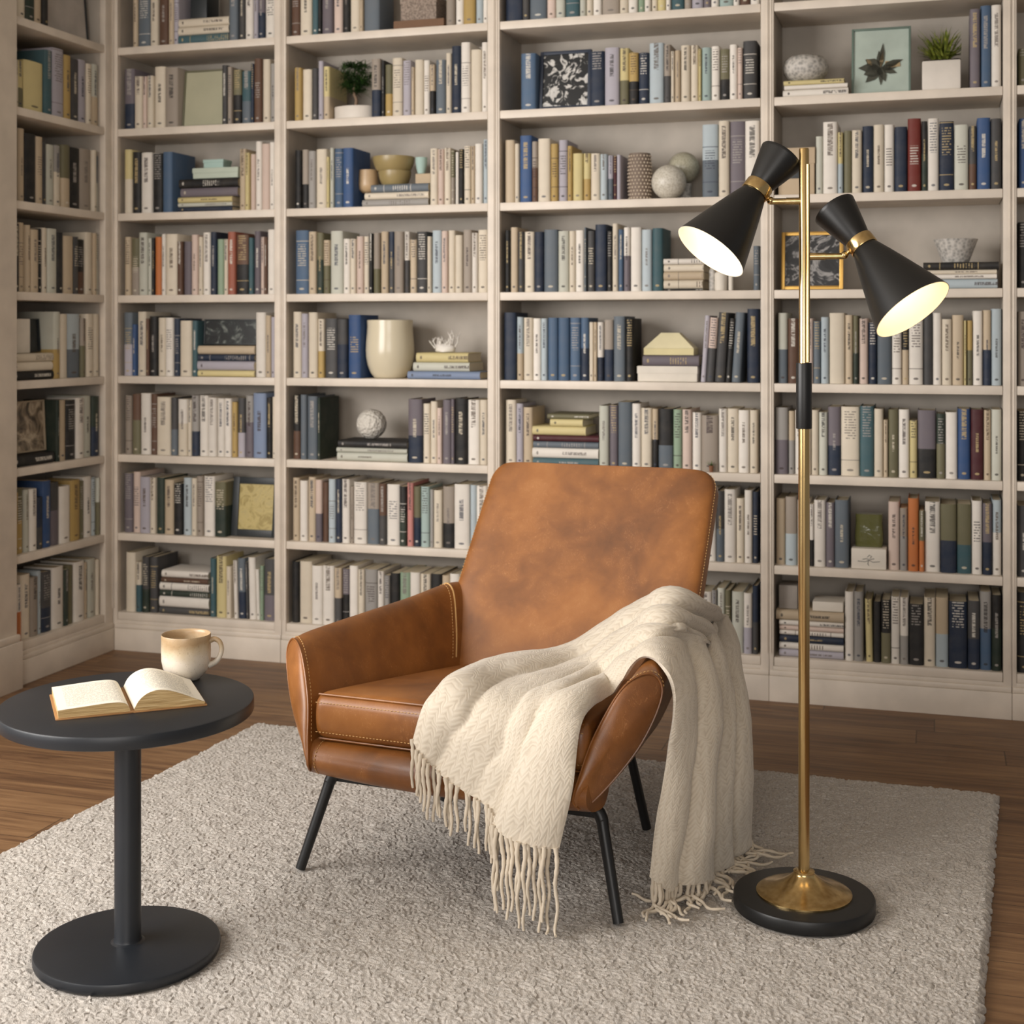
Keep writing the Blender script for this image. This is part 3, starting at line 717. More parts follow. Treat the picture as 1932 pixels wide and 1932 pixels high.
g = G(); stitch(g, [cush(x, -CHY+.0005, CHZ-.022, .0012) for x in xs]); stitch(g, [cush(x, -CHY+.0005, -CHZ+.022, .0012) for x in xs])
g.obj('cushion_stitching', THREAD, chair)

# arms: shells that run from the front face back to the backrest
ARM = [  # rings of (u, v, w): outer bottom, outer mid, outer top, top, inner top, inner mid, inner low, inner bottom
 [(-.326,-.020,.268), (-.408,.042,.372), (-.449,.082,.478), (-.430,.076,.524), (-.382,.036,.504), (-.336,-.012,.415), (-.314,-.050,.335), (-.304,-.064,.282)],
 [(-.318,.09,.258), (-.400,.12,.372), (-.441,.150,.482), (-.424,.145,.531), (-.382,.11,.514), (-.345,.07,.430), (-.322,.04,.345), (-.306,.03,.280)],
 [(-.305,.28,.252), (-.378,.29,.376), (-.414,.32,.488), (-.398,.325,.537), (-.360,.31,.521), (-.324,.27,.436), (-.300,.24,.345), (-.285,.23,.280)],
 [(-.290,.46,.252), (-.355,.49,.380), (-.388,.52,.494), (-.372,.53,.542), (-.336,.515,.526), (-.300,.47,.440), (-.275,.43,.345), (-.262,.42,.280)],
 [(-.275,.64,.255), (-.330,.68,.390), (-.362,.715,.503), (-.346,.72,.551), (-.312,.70,.534), (-.280,.65,.445), (-.258,.60,.345), (-.246,.59,.280)],
 [(-.235,.74,.260), (-.290,.77,.395), (-.322,.80,.502), (-.306,.80,.545), (-.276,.785,.528), (-.245,.735,.445), (-.225,.69,.345), (-.215,.68,.280)],
]
def arm_surface(sgn):
    R = [[(p[0]*(-sgn)-(.016*(1-i/5) if sgn < 0 else 0), p[1], p[2]) for p in ring] for i, ring in enumerate(ARM)]
    return ring_loft(R, 48, 64)
for sgn, nm in ((1, 'l'), (-1, 'r')):
    S = arm_surface(-sgn)                                # sgn 1: the arm at negative u
    g = G(); g.add(S.reshape(-1, 3), grid_faces(48, 64))
    row = S[0]; cen = row.mean(0)
    add_cap(g, row, cen, 6, (0, -.020, -.004)); g.add(list(S[-1]), [tuple(range(64))])
    arm = g.obj('armrest', LEATHER, chair, 60)
    g = G(); lp = [tuple(p+np.array([0, -.002, 0])) for p in list(S[0])+[S[0][0]]]
    g.tube(lp, .0022, 6); g.obj('piping', LEATHER, arm)
    g = G()
    c2 = S[2]; out = c2+(c2-c2.mean(0))/np.linalg.norm(c2-c2.mean(0), axis=1)[:, None]*.0012
    stitch(g, [out[k] for k in range(18, 50)]); g.obj('stitching', THREAD, arm); g = G()
    back = S[36]; ob = back+(back-back.mean(0))/np.linalg.norm(back-back.mean(0), axis=1)[:, None]*.0012
    stitch(g, [ob[k] for k in range(16, 46)])
    g.tube([tuple(q) for q in (S[37]+(S[37]-S[37].mean(0))/np.linalg.norm(S[37]-S[37].mean(0), axis=1)[:, None]*.0005)[14:46]], .0026, 6)
    g.obj('stitching', THREAD, arm)
# front rail under the cushion and the seat pan
def rail_ring(u):
    k = 1-(abs(u)/.335)**2; z = .012*k; b = .010*k
    return [(u, .03, .322), (u, -.020-b, .326), (u, -.050-b, .310-z*.3), (u, -.058-b, .285-z*.7), (u, -.040-b, .262-z*1.0), (u, .0, .246-z*.9), (u, .06, .242-z), (u, .09, .28)]
us_ = np.linspace(-.330, .330, 15); S = ring_loft([rail_ring(u) for u in us_], 60, 40)
g = G(); g.add(S.reshape(-1, 3), grid_faces(60, 40)); g.add(list(S[0]), [tuple(range(40))]); g.add(list(S[-1]), [tuple(range(40))])
rail = g.obj('front_rail', LEATHER, chair, 60)
for k in (2, 57):
    g = G(); stitch(g, [S[k][j]+np.array([0, -.0015, 0]) for j in range(4, 22)]); g.obj('stitching', THREAD, rail)
g = G(); pan = [(-.30,.05,.26),(.30,.05,.26),(.225,.70,.262),(-.225,.70,.262)]
g.add(pan+[(x, y, .315) for x, y, z in pan], [(0,3,2,1),(4,5,6,7),(0,1,5,4),(1,2,6,5),(2,3,7,6),(3,0,4,7)]); g.obj('seat_pan', DARKPIPE, chair, 0)
# steel frame
for su in (-1, 1):
    pts = [(su*.20,.05,.236), (su*.285,.05,.236), (su*.315,.049,.232), (su*.328,.046,.215), (su*.335,.040,.190), (su*.380,.0,RZ+.0040)]
    G().tube(spline(pts, 30), [.0138]*20+[.0132-.0002*k for k in range(10)], 14).obj('leg', BLACK, chair, 60)
    pts = [(su*.12,.52,.240), (su*.20,.52,.238), (su*.232,.52,.226), (su*.242,.52,.20), (su*.275,.545,RZ+.0040)]
    G().tube(spline(pts, 24), .0115, 12).obj('leg', BLACK, chair, 60)
    G().tube([(su*.25,.05,.236), (su*.205,.52,.240)], .011, 10).obj('frame_bar', BLACK, chair, 60)
    G().bbox(min(su*.315, su*.17), max(su*.315, su*.17), .046, .054, .214, .240, .003).obj('gusset', BLACK, chair, 30)
G().tube([(-.22,.05,.238), (.22,.05,.238)], .011, 10).obj('frame_bar', BLACK, chair, 60)

# ------------------------------------------------------------------ throw blanket
PV = lambda v: ((0, 1, 0), v)
PZ = lambda z: ((0, 0, 1), z)
PU = lambda u0, k: ((1, k, 0), u0)                       # u = u0 - k v
NET = [  # stations along the throw; each row: (px, py) for the flow lines, from the seat-back side to the front side; plane per point
 ([(782,1395),(825,1447),(875,1487),(935,1528),(950,1562),(1000,1586),(1058,1598)], [PV(-.080),PV(-.083),PV(-.086),PV(-.088),PV(-.104),PV(-.106),PV(-.100)]),
 ([(800,1337),(855,1390),(905,1432),(955,1470),(978,1498),(1030,1500),(1083,1492)], [PV(-.064),PV(-.070),PV(-.074),PV(-.076),PV(-.098),PV(-.100),PV(-.094)]),
 ([(818,1312),(880,1352),(928,1385),(972,1412),(1000,1432),(1048,1438),(1092,1428)], [PV(-.045),PV(-.056),PV(-.060),PV(-.064),PV(-.082),PV(-.082),PV(-.078)]),
 ([(850,1283),(912,1312),(955,1335),(995,1352),(1028,1368),(1068,1376),(1100,1375)], [PV(.03),PV(.0),PV(-.022),PV(-.035),PV(-.048),PV(-.052),PV(-.052)]),
 ([(930,1256),(980,1280),(1015,1296),(1045,1308),(1068,1322),(1094,1334),(1112,1345)], [PZ(.452),PZ(.456),PZ(.460),PZ(.466),PZ(.470),PZ(.462),PZ(.452)]),
 ([(1050,1240),(1082,1252),(1102,1264),(1120,1276),(1136,1290),(1150,1304),(1158,1320)], [PV(q) for q in (.455,.40,.33,.27,.22,.16,.10)]),
 ([(1168,1186),(1172,1204),(1174,1220),(1175,1238),(1176,1256),(1178,1274),(1180,1294)], [PV(q) for q in (.565,.46,.38,.30,.24,.18,.13)]),
 ([(1238,1146),(1230,1168),(1226,1188),(1222,1208),(1212,1230),(1202,1252),(1196,1274)], [PV(q) for q in (.570,.48,.40,.32,.25,.19,.135)]),
 ([(1298,1130),(1284,1152),(1272,1174),(1262,1196),(1246,1218),(1234,1238),(1222,1262)], [PV(q) for q in (.580,.50,.41,.33,.26,.20,.15)]),
 ([(1350,1162),(1334,1180),(1318,1200),(1302,1218),(1284,1222),(1268,1242),(1250,1268)], [PU(.468,.17),PU(.470,.17),PU(.472,.17),PU(.472,.17),PU(.470,.17),PU(.466,.17),PU(.462,.17)]),
 ([(1376,1222),(1358,1238),(1340,1248),(1322,1264),(1302,1282),(1284,1300),(1264,1326)], [PU(.498,.14),PU(.500,.13),PU(.502,.12),PU(.498,.12),PU(.492,.12),PU(.484,.12),PU(.474,.12)]),
 ([(1392,1310),(1370,1330),(1350,1346),(1328,1360),(1306,1376),(1282,1396),(1252,1410)], [PU(.535,.08),PU(.530,.08),PU(.520,.08),PU(.508,.06),PU(.495,.05),PU(.475,.03),PU(.452,.0)]),
 ([(1397,1460),(1374,1480),(1350,1494),(1322,1506),(1296,1522),(1264,1536),(1234,1530)], [PU(.535,.03),PU(.525,.0),PU(.510,.0),PU(.495,-.02),PU(.475,-.04),PU(.450,-.05),PU(.425,-.05)]),
 ([(1403,1598),(1376,1618),(1350,1632),(1318,1645),(1284,1658),(1250,1668),(1218,1648)], [PU(.520,.0),PU(.510,.0),PU(.495,.0),PU(.475,-.03),PU(.455,-.06),PU(.425,-.08),PU(.400,-.10)]),
]
net = np.array([[loc_plane(x, y, *pl) for (x, y), pl in zip(pts, pls)] for pts, pls in NET])
NS, NT = 180, 100
cols = np.array([[crom(net[:, j], (len(net)-1)*i/(NS-1)) for j in range(net.shape[1])] for i in range(NS)])
SURF = np.array([[crom(cols[i], (net.shape[1]-1)*k/(NT-1)) for k in range(NT)] for i in range(NS)])
def normals(S):
    du = np.gradient(S, axis=0); dv = np.gradient(S, axis=1); n = np.cross(du, dv); return n/np.maximum(np.linalg.norm(n, axis=2, keepdims=True), 1e-9)
NRM = normals(SURF)
# make the normals point away from the chair: up on the seat, out at the hangs
ref = np.array([0, -.3, .35]); mid = SURF[NS//2, NT//2]
if NRM[int(NS*.6), NT//2][2] < 0: NRM = -NRM
sI = np.linspace(0, 1, NS)[:, None]; tI = np.linspace(0, 1, NT)[None]
def bumpf(x, c, wd): return np.exp(-((x-c)/wd)**2)
KEYS = [  # along the throw: position, fold boundaries across it, fold heights
 (0.00, (0, .17, .40, .60, 1), (.016, .007, .008, .020)), (.22, (0, .18, .42, .60, 1), (.024, .009, .011, .024)),
 (.36, (0, .22, .44, .62, 1), (.026, .013, .015, .022)), (.50, (0, .25, .47, .70, 1), (.036, .028, .028, .020)),
 (.62, (0, .27, .50, .73, 1), (.048, .042, .038, .022)), (.78, (0, .25, .46, .70, 1), (.036, .034, .036, .018)),
 (1.0, (0, .22, .44, .72, 1), (.024, .028, .030, .020))]
def fold_profile(s, t):
    k = [q[0] for q in KEYS]; t = t+.016*math.sin(s*31)*math.sin(math.pi*t)+.010*math.sin(s*67+2)*math.sin(math.pi*t)
    b = [np.interp(s, k, [q[1][j] for q in KEYS]) for j in range(5)]; h = [np.interp(s, k, [q[2][j] for q in KEYS]) for j in range(4)]
    for j in range(4):
        if t <= b[j+1] or j == 3:
            x = min(1, max(0, (t-b[j])/(b[j+1]-b[j])))
            skew = x**.85; return h[j]*math.sin(math.pi*skew)**.62*(1+.10*math.sin(s*43+j*2))
disp = np.array([[fold_profile(i/(NS-1), k/(NT-1)) for k in range(NT)] for i in range(NS)])
nz = np.array([[mnoise.noise(Vector((SURF[i, k][0]*14, SURF[i, k][1]*14, SURF[i, k][2]*14))) for k in range(NT)] for i in range(NS)])
disp += np.abs(nz)*.005
SURF = SURF+NRM*.012
from mathutils.bvhtree import BVHTree
TREES = []
for o in chair.children:
    if o.name.split('.')[0] in ('armrest', 'backrest', 'seat_cushion', 'front_rail'):
        TREES.append(BVHTree.FromPolygons([v.co[:] for v in o.data.vertices], [tuple(p.vertices) for p in o.data.polygons]))
def inside(tr, p):
    for d in (Vector((.93, .31, .2)), Vector((-.3, .2, .93))):
        n = 0; q = p.copy()
        for _ in range(12):
            loc, _n, _i, _d = tr.ray_cast(q, d.normalized())
            if loc is None: break
            n += 1; q = loc+d.normalized()*1e-4
        if n % 2 == 0: return False
    return True
def push_out(S, clear):
    for tr in TREES:
        for i in range(NS):
            for k in range(NT):
                p = Vector(S[i, k]); loc, n, _, d = tr.find_nearest(p, .12)
                if loc is None: continue
                sd = (p-loc).dot(n)
                if sd < 0 and inside(tr, p): S[i, k] = np.array(loc+n*clear)
                elif d < clear and d > 1e-6: S[i, k] = np.array(loc+(p-loc)/d*clear)
    return S
def smooth(S, w):
    T = S.copy(); T[1:-1, 1:-1] = S[1:-1, 1:-1]*(1-w)+w*.25*(S[:-2, 1:-1]+S[2:, 1:-1]+S[1:-1, :-2]+S[1:-1, 2:])
    w *= .8; T[1:-1, 0] = S[1:-1, 0]*(1-w)+w*.5*(S[:-2, 0]+S[2:, 0]); T[1:-1, -1] = S[1:-1, -1]*(1-w)+w*.5*(S[:-2, -1]+S[2:, -1]); return T
for q in range(4): SURF = smooth(smooth(push_out(SURF, .0135), .5), .5)
SURF = smooth(push_out(SURF, .0150), .4)
SURF = push_out(SURF, .0145)
NRM = normals(SURF); NRM = NRM if NRM[int(NS*.6), NT//2][2] > 0 else -NRM
for q in range(6): NRM = smooth(NRM, .6)
NRM = NRM/np.maximum(np.linalg.norm(NRM, axis=2, keepdims=True), 1e-9)
SURF = SURF+NRM*disp[..., None]
SURF = smooth(SURF, .35)
mk_ = np.clip(1.25*bumpf(sI, .69, .085), 0, 1)[..., None]
for q in range(10): SURF = SURF*(1-mk_)+smooth(SURF, .6)*mk_
NRM = normals(SURF); NRM = NRM if NRM[int(NS*.6), NT//2][2] > 0 else -NRM
lo_ = .042; zz = SURF[..., 2]; SURF[..., 2] = np.where(zz < lo_, lo_+.004*np.tanh((zz-lo_)/.02), zz)
thick = .009
vs = list(SURF.reshape(-1, 3))+list((SURF-NRM*thick).reshape(-1, 3)); off = NS*NT
fs = grid_faces(NS, NT, False)+[tuple(i+off for i in f[::-1]) for f in grid_faces(NS, NT, False)]
bd = [(0, k) for k in range(NT)]+[(i, NT-1) for i in range(1, NS)]+[(NS-1, k) for k in range(NT-2, -1, -1)]+[(i, 0) for i in range(NS-2, 0, -1)]
bi = [i*NT+k for i, k in bd]
fs += [(bi[a], bi[(a+1) % len(bi)], bi[(a+1) % len(bi)]+off, bi[a]+off) for a in range(len(bi))]
throw = thing('throw_blanket', 'cream knitted throw with tasselled ends draped over the armchair arm and seat', 'blanket', CH, CHA)
cloth = mesh('knitted_cloth', vs, fs, KNIT, throw, 70)
me = cloth.data; uv = me.uv_layers.new(name='UVMap')
arc = np.concatenate([[0], np.cumsum(np.linalg.norm(np.diff(SURF[:, NT//2], axis=0), axis=1))])
uvs = np.empty((len(me.loops), 2), np.float32); li = np.empty(len(me.loops), np.int32); me.loops.foreach_get('vertex_index', li)
vi = li % off; uvs[:, 0] = (vi % NT)/(NT-1)*.42; uvs[:, 1] = arc[vi//NT]; uv.data.foreach_set('uv', uvs.ravel())

def tassel(g, p, out, length, rnd, r=.0056):
    """a twisted strand that hangs from p and lies down on the rug when it reaches it"""
    p = np.array(p, float); pts = [p.copy()]; ph = rnd.uniform(0, 6); a = rnd.uniform(-.5, .5); step = .008; n = int(length/step)
    o = np.array([out[0]*math.cos(a)-out[1]*math.sin(a), out[0]*math.sin(a)+out[1]*math.cos(a), 0]); side = np.array([-o[1], o[0], 0]); cur = rnd.uniform(-1, 1)
    for k in range(n):
        if p[2] > RZ+.024: d = np.array([0, 0, -1.0])+side*.17*math.sin(k*.55+ph)+o*.08*math.sin(k*.4+ph)
        else:
            o = o*math.cos(.14*cur)+side*math.sin(.14*cur); side = np.array([-o[1], o[0], 0])
            d = o+side*.5*math.sin(k*.6+ph); d[2] = (RZ+.017+.003*math.sin(k*.7+ph)-p[2])*60
        p = p+d/np.linalg.norm(d)*step; pts.append(p.copy())
    m = len(pts); g.tube(pts, [r*(.75+.3*math.sin(k*1.1+ph)**2)*(1-.45*k/m) for k in range(m)], 6)
trnd = random.Random(4)
g = G()
for q in np.linspace(.01, .99, 38):
    k = q*(NT-1); i = int(k); p = SURF[0, i]-NRM[0, i]*.004
    tassel(g, p+np.array([trnd.uniform(-.003, .003), trnd.uniform(-.008, .002), .004]), (.1, -1), trnd.uniform(.095, .125) if q < .56 else trnd.uniform(.15, .19), trnd)
g.obj('fringe', FRINGE, throw, 80)
g = G()
for q in np.linspace(.01, .99, 34):
    k = q*(NT-1); i = int(k); p = SURF[-1, i]-NRM[-1, i]*.004
    tassel(g, p+np.array([trnd.uniform(-.004, .004), trnd.uniform(-.004, .004), .003]), (.75, -.5) if q < .5 else (-.1, -1), trnd.uniform(.10, .16), trnd)
g.obj('fringe', FRINGE, throw, 80)
# ------------------------------------------------------------------ floor lamp
GLOWW = M('white_shade_lining', (.93, .90, .84), .6).m
bulbm = M('lit_bulb', (1, 1, 1), .5); bulbm.b.inputs['Emission Color'].default_value = (1.0, .78, .46, 1); bulbm.b.inputs['Emission Strength'].default_value = 3.0; BULB = bulbm.m
SHADEK = paint('black_shade_enamel', (.085, .083, .08), .38, .1)
lamp = thing('floor_lamp', 'brass floor lamp with two lit black hourglass heads on a round black base', 'lamp', (-.2759, 3.0012, 0), math.radians(5.25))
G().lathe([(0,RZ+.0003),(.142,RZ+.0003),(.1475,RZ+.003),(.1485,RZ+.008),(.1485,.044),(.1465,.0478),(.142,.049),(.0,.049)], 96).obj('base', BLACK, lamp, 40)
G().lathe([(.1005,.0492),(.1005,.0525),(.097,.0545),(.082,.0585),(.062,.0655),(.044,.0745),(.032,.083),(.025,.089),(.0225,.092),(.0225,.097),(.0205,.0985),(.0,.0985)], 72).obj('base_cone', BRASS, lamp, 40)
G().lathe([(.0,.098),(.0118,.098),(.0118,1.04),(.0108,1.041),(.0108,1.632),(.0098,1.635),(0,1.635)], 28).obj('pole', BRASS, lamp, 40)
G().lathe([(.0,1.038),(.0160,1.038),(.0166,1.040),(.0166,1.176),(.0160,1.178),(0,1.178)], 32).obj('grip_sleeve', BLACK, lamp, 40)
g = G().tube([(.0085,-.0085,1.18), (.0085,-.0085,1.60)], .0042, 10); g.obj('reflection_rod', BRASS, lamp, 60)  # added thin rod imitating the two-tone reflections along the upper pole
def head(ring, axis, clen, ro, cup_len, cup_r, arm_z, arm_x):
    a = Vector(axis).normalized(); R = Vector((0,0,-1)).rotation_difference(a).to_matrix().to_4x4(); T = Matrix.Translation(ring) @ R
    def mk(prof, n=64):
        g = G().lathe(prof, n); g.v = [tuple(T @ Vector(p)) for p in g.v]; return g
    sx = 1 if ring[0] > 0 else -1
    G().tube([(0, 0, arm_z), (arm_x*.52, 0, arm_z)], .0078, 12).tube([(arm_x*.50, 0, arm_z), (arm_x, -.001, arm_z)], .0068, 12).tube([(arm_x*.51, 0, arm_z), (arm_x*.525, 0, arm_z)], .0083, 12).obj('arm', BRASS, lamp, 40)
    b = G().ball((arm_x, -.001, arm_z+.002), .0085, 14, 10); tgt = Vector(ring)-Vector((sx*.012, 0, 0)); b.tube([(arm_x, -.001, arm_z), tuple(tgt)], .005, 8); b.obj('swivel_joint', BRASS, lamp, 60)
    r0 = .0275
    prof = [(r0+(ro-r0)*(k/20)**.93, -.012-clen*k/20) for k in range(21)]
    sh = mk(prof).obj('shade', SHADEK, lamp, 60)
    inn = [(p[0]-.0016, p[1]) for p in prof[1:]]; mk([(prof[-1][0], prof[-1][1]), (prof[-1][0]-.0016, prof[-1][1]-.0002)]+inn[::-1]+[(0, inn[0][1])]).obj('shade_lining', GLOWW, sh, 60)
    mk([(r0-.004, -.014), (r0+.0025, -.013), (r0+.0032, -.011), (r0+.0032, .010), (r0+.0025, .012), (r0-.004, .013)]).obj('collar', BRASS, lamp, 40)
    cup = [(r0-.001, .011)]+[(r0-.001+(cup_r-r0)*(k/14)**.92, .011+cup_len*k/14*.95) for k in range(1, 15)]
    cup += [(cup_r-.0015, .011+cup_len*.962), (cup_r-.004, .011+cup_len*.965), (cup_r-.03, .011+cup_len*1.0), (0, .011+cup_len*1.01)]
    mk(cup).obj('shade_cap', SHADEK, lamp, 60)
    p = T @ Vector((0, 0, -.055)); G().ball(p, .022, 20, 12).obj('bulb', BULB, sh, 80)
    l = bpy.data.lights.new('bulb_light', 'POINT'); l.energy = 0.8; l.color = (1.0, .76, .43); l.shadow_soft_size = .024
    lo = bpy.data.objects.new('bulb_light', l); C.objects.link(lo); lo.parent = lamp; lo.location = T @ Vector((0, 0, -.088))
head((-.098, -.004, 1.550), (-.54, -.34, -.77), .165, .082, .086, .051, 1.523, -.070)
head((.1185, -.004, 1.4295), (.54, -.36, -.76), .172, .087, .094, .049, 1.4047, .084)

# ------------------------------------------------------------------ side table with mug and open book
tb = thing('side_table', 'round charcoal pedestal side table holding a mug and an open book', 'table', (-1.5295, 2.385, 0), 0)
TZ = .517
def disc(r, z0, z1, e, n=96): return [(0, z0), (r-e, z0), (r-e*.3, z0+e*.3), (r, z0+e), (r, z1-e), (r-e*.3, z1-e*.3), (r-e, z1), (0, z1)]
G().lathe(disc(.245, TZ-.027, TZ, .004), 128).obj('table_top', SATIN, tb, 40)
G().lathe([(.0,.044),(.033,.0445),(.0275,.047),(.0258,.052),(.0258,TZ-.0275),(0,TZ-.0275)], 40).obj('column', SATIN, tb, 40)
G().lathe([(0,RZ+.0003),(.172,RZ+.0003),(.177,RZ+.003),(.179,RZ+.008),(.179,.036),(.1775,.0395),(.173,.041),(.05,.0445),(0,.0446)], 112).obj('base', SATIN, tb, 40)

def mug_mat():
    m = M('speckled_stoneware_glaze', (.8, .75, .68), .32); v = m.coord()
    sep = m.n('ShaderNodeSeparateXYZ'); m.link(v, sep.inputs[0]); z = X(m.nt, sep.outputs[2]); nz = m.noise(v, 26, 4)
    f = (z*10.4+(nz-.5)*.45).clamp(); sp = m.noise(v, 420, 2)
    c = m.ramp(f, [(.05, (.80, .77, .72)), (.45, (.84, .80, .74)), (.66, (.78, .71, .60)), (.88, (.66, .55, .41)), (1, (.70, .60, .47))])
    m.color(m.mix(sp.gt(.66)*.45, c, (.50, .40, .30))); m.bump(nz*.4+sp*.2, .08, .001); return m.m
MUGM = mug_mat()
mug = thing('mug', 'stoneware mug with tan to white glaze on the round side table', 'mug', (-1.5095, 2.572, TZ), PSI)
pr = [(0,.0015),(.024,.0015),(.0255,.0),(.029,.001),(.0305,.004),(.040,.012),(.0475,.025),(.0505,.040),(.0512,.060),(.0508,.080),(.0512,.092),(.0505,.0945),(.0488,.0938),(.0472,.088),(.0474,.060),(.0462,.040),(.041,.024),(.030,.012),(0,.009)]
G().lathe(pr, 64).obj('cup', MUGM, mug, 60)
hp = spline([(.0490,0,.080),(.060,0,.0835),(.0705,0,.077),(.0745,0,.062),(.070,0,.046),(.061,0,.035),(.0475,0,.028)], 28)
g = G().tube(hp, [.0062-.0012*math.sin(math.pi*k/27) for k in range(28)], 12); g.obj('handle', MUGM, mug, 80)

def page_mat(nm, lines):
    m = M(nm, (.90, .87, .80), .8, spec=.2); v = m.coord()
    if lines:
        sep = m.n('ShaderNodeSeparateXYZ'); m.link(v, sep.inputs[0]); x = X(m.nt, sep.outputs[0]); y = X(m.nt, sep.outputs[1])
        cm = m.n('ShaderNodeCombineXYZ'); m.link(x*420, cm.inputs[0]); m.link((y/.0058).floor()*7.7, cm.inputs[1])
        t = m.noise(cm.outputs[0], 1, 2).gt(.46)*((y/.0058).frac().lt(.42))*x.abs().gt(.016)*x.abs().lt(.118)*y.gt(.018)*y.lt(.170)
        m.color(m.mix(t*.62, (.905, .88, .82), (.42, .41, .40)))
    else:
        sep = m.n('ShaderNodeSeparateXYZ'); m.link(v, sep.inputs[0]); z = X(m.nt, sep.outputs[2]); x = X(m.nt, sep.outputs[0])
        f = m.noise(m.coord(scale=(14, 14, 900)), 1, 3); m.color(m.ramp(f, [(.3, (.55, .43, .26)), (.55, (.80, .68, .48)), (.75, (.90, .82, .66))]))
    return m.m
PGT, PGE = page_mat('printed_page', True), page_mat('yellowed_page_edge', False)
COVER = paint('worn_tan_cover', (.62, .45, .27), .6)
p0 = on_z(250, 1345, TZ); p1 = on_z(214, 1289, TZ); dr = p1-p0
ob = thing('open_book', 'open old book with curved yellowed pages lying on the side table', 'book', (p0[0], p0[1], TZ), math.atan2(dr[1], dr[0])-math.pi/2-.045)
BLN = .185
def extr(g, prof, y0, y1):
    n = len(prof); vs = [(x, y0, z) for x, z in prof]+[(x, y1, z) for x, z in prof]
    g.add(vs, [(i, i+1, n+i+1, n+i) for i in range(n-1)]); return g
left_top = spline([(-.004,.006),(-.010,.0165),(-.022,.0215),(-.045,.0225),(-.085,.0205),(-.118,.0185),(-.136,.0175)], 26)
right_top = spline([(.003,.006),(.012,.022),(.026,.033),(.045,.0385),(.068,.036),(.095,.026),(.120,.0145),(.137,.0075)], 30)
for side, top, edge in ((-1, left_top, .137), (1, right_top, .138)):
    g = G(); extr(g, [(float(x), float(z)+.0004) for x, z in top], 0.001, BLN-.001)
    pg = g.obj('page', PGT, ob, 80)
    low = [(side*.004, .0032)]+[(side*(.004+(edge-.006)*k/25), .0034) for k in range(1, 26)]
    tp = [(float(x), float(z)) for x, z in spline(list(top), 26)]
    g = G(); b = [(x, y, z) for y in (0, BLN) for x, z in tp]+[(x, y, z) for y in (0, BLN) for x, z in low]
    fs = []
    for q in (0, 1):
        for i in range(25): fs.append((q*26+i, q*26+i+1, 52+q*26+i+1, 52+q*26+i))
    fs.append((25, 51, 103, 77)); fs += [(i, i+1, 27+i, 26+i) for i in range(25)]
    g.add(b, fs); g.obj('page_block', PGE, ob, 40)
g = G().bbox(-.140, -.002, -.003, BLN+.003, 0, .0028, .001).bbox(.002, .141, -.003, BLN+.003, 0, .0028, .001).bbox(-.006, .006, -.002, BLN+.002, 0, .004, .001)
g.obj('cover', COVER, ob)

# ------------------------------------------------------------------ things on the shelves
def spot(bay, sh, px, setb):
    u = plane_pt(bay, px, HY, setb)[0]; return place(bay, u, ZS[sh]+.0008, setb)
def wpx(bay, px0, px1, setb=.05): return abs(plane_pt(bay, px1, HY, setb)[0]-plane_pt(bay, px0, HY, setb)[0])
def hpx(bay, px, py, setb=.05): return plane_pt(bay, px, py, setb)[1]
ROT = {'L': math.pi/2}
def stone(name, a, b, scale, rough=.6, bump=.3):
    m = M(name, a, rough); v = m.coord(); f = m.voro(v, scale); n = m.noise(v, scale*.6, 3)
    m.color(m.ramp(f*.6+n*.5, [(.3, a), (.7, b)])); m.bump(f+n*.5, bump, .003); return m.m
CERAM = M('cream_glazed_ceramic', (.83, .79, .69), .22); CERAM = CERAM.m
POTW = paint('white_planter_glaze', (.83, .80, .76), .5)
GREYST = stone('grey_mottled_stone', (.55, .54, .52), (.78, .76, .73), 90)
TANM = paint('tan_lacquer', (.74, .63, .49), .35); OLIVEM = paint('olive_gold_lacquer', (.60, .53, .36), .35)
BOXT = paint('tan_box_card', (.74, .66, .55), .7); BOXW = paint('white_box_card', (.86, .83, .78), .7)
SAGE = paint('pale_sage_box_card', (.72, .76, .70), .7); MINT = paint('pale_mint_box_card', (.66, .76, .73), .7)
WICK = stone('grey_woven_reed', (.42, .37, .33), (.62, .56, .51), 150, .9, .8)
SOIL = paint('dark_soil', (.13, .10, .08), 1.0)
DARKFR = paint('dark_wood_frame', (.14, .16, .17), .45); OLFR = paint('olive_grey_frame', (.40, .39, .30), .5); GOLDFR = M('gold_frame', (.78, .62, .34), .35, .9).m; GREENFR = paint('green_grey_frame', (.36, .43, .39), .5)

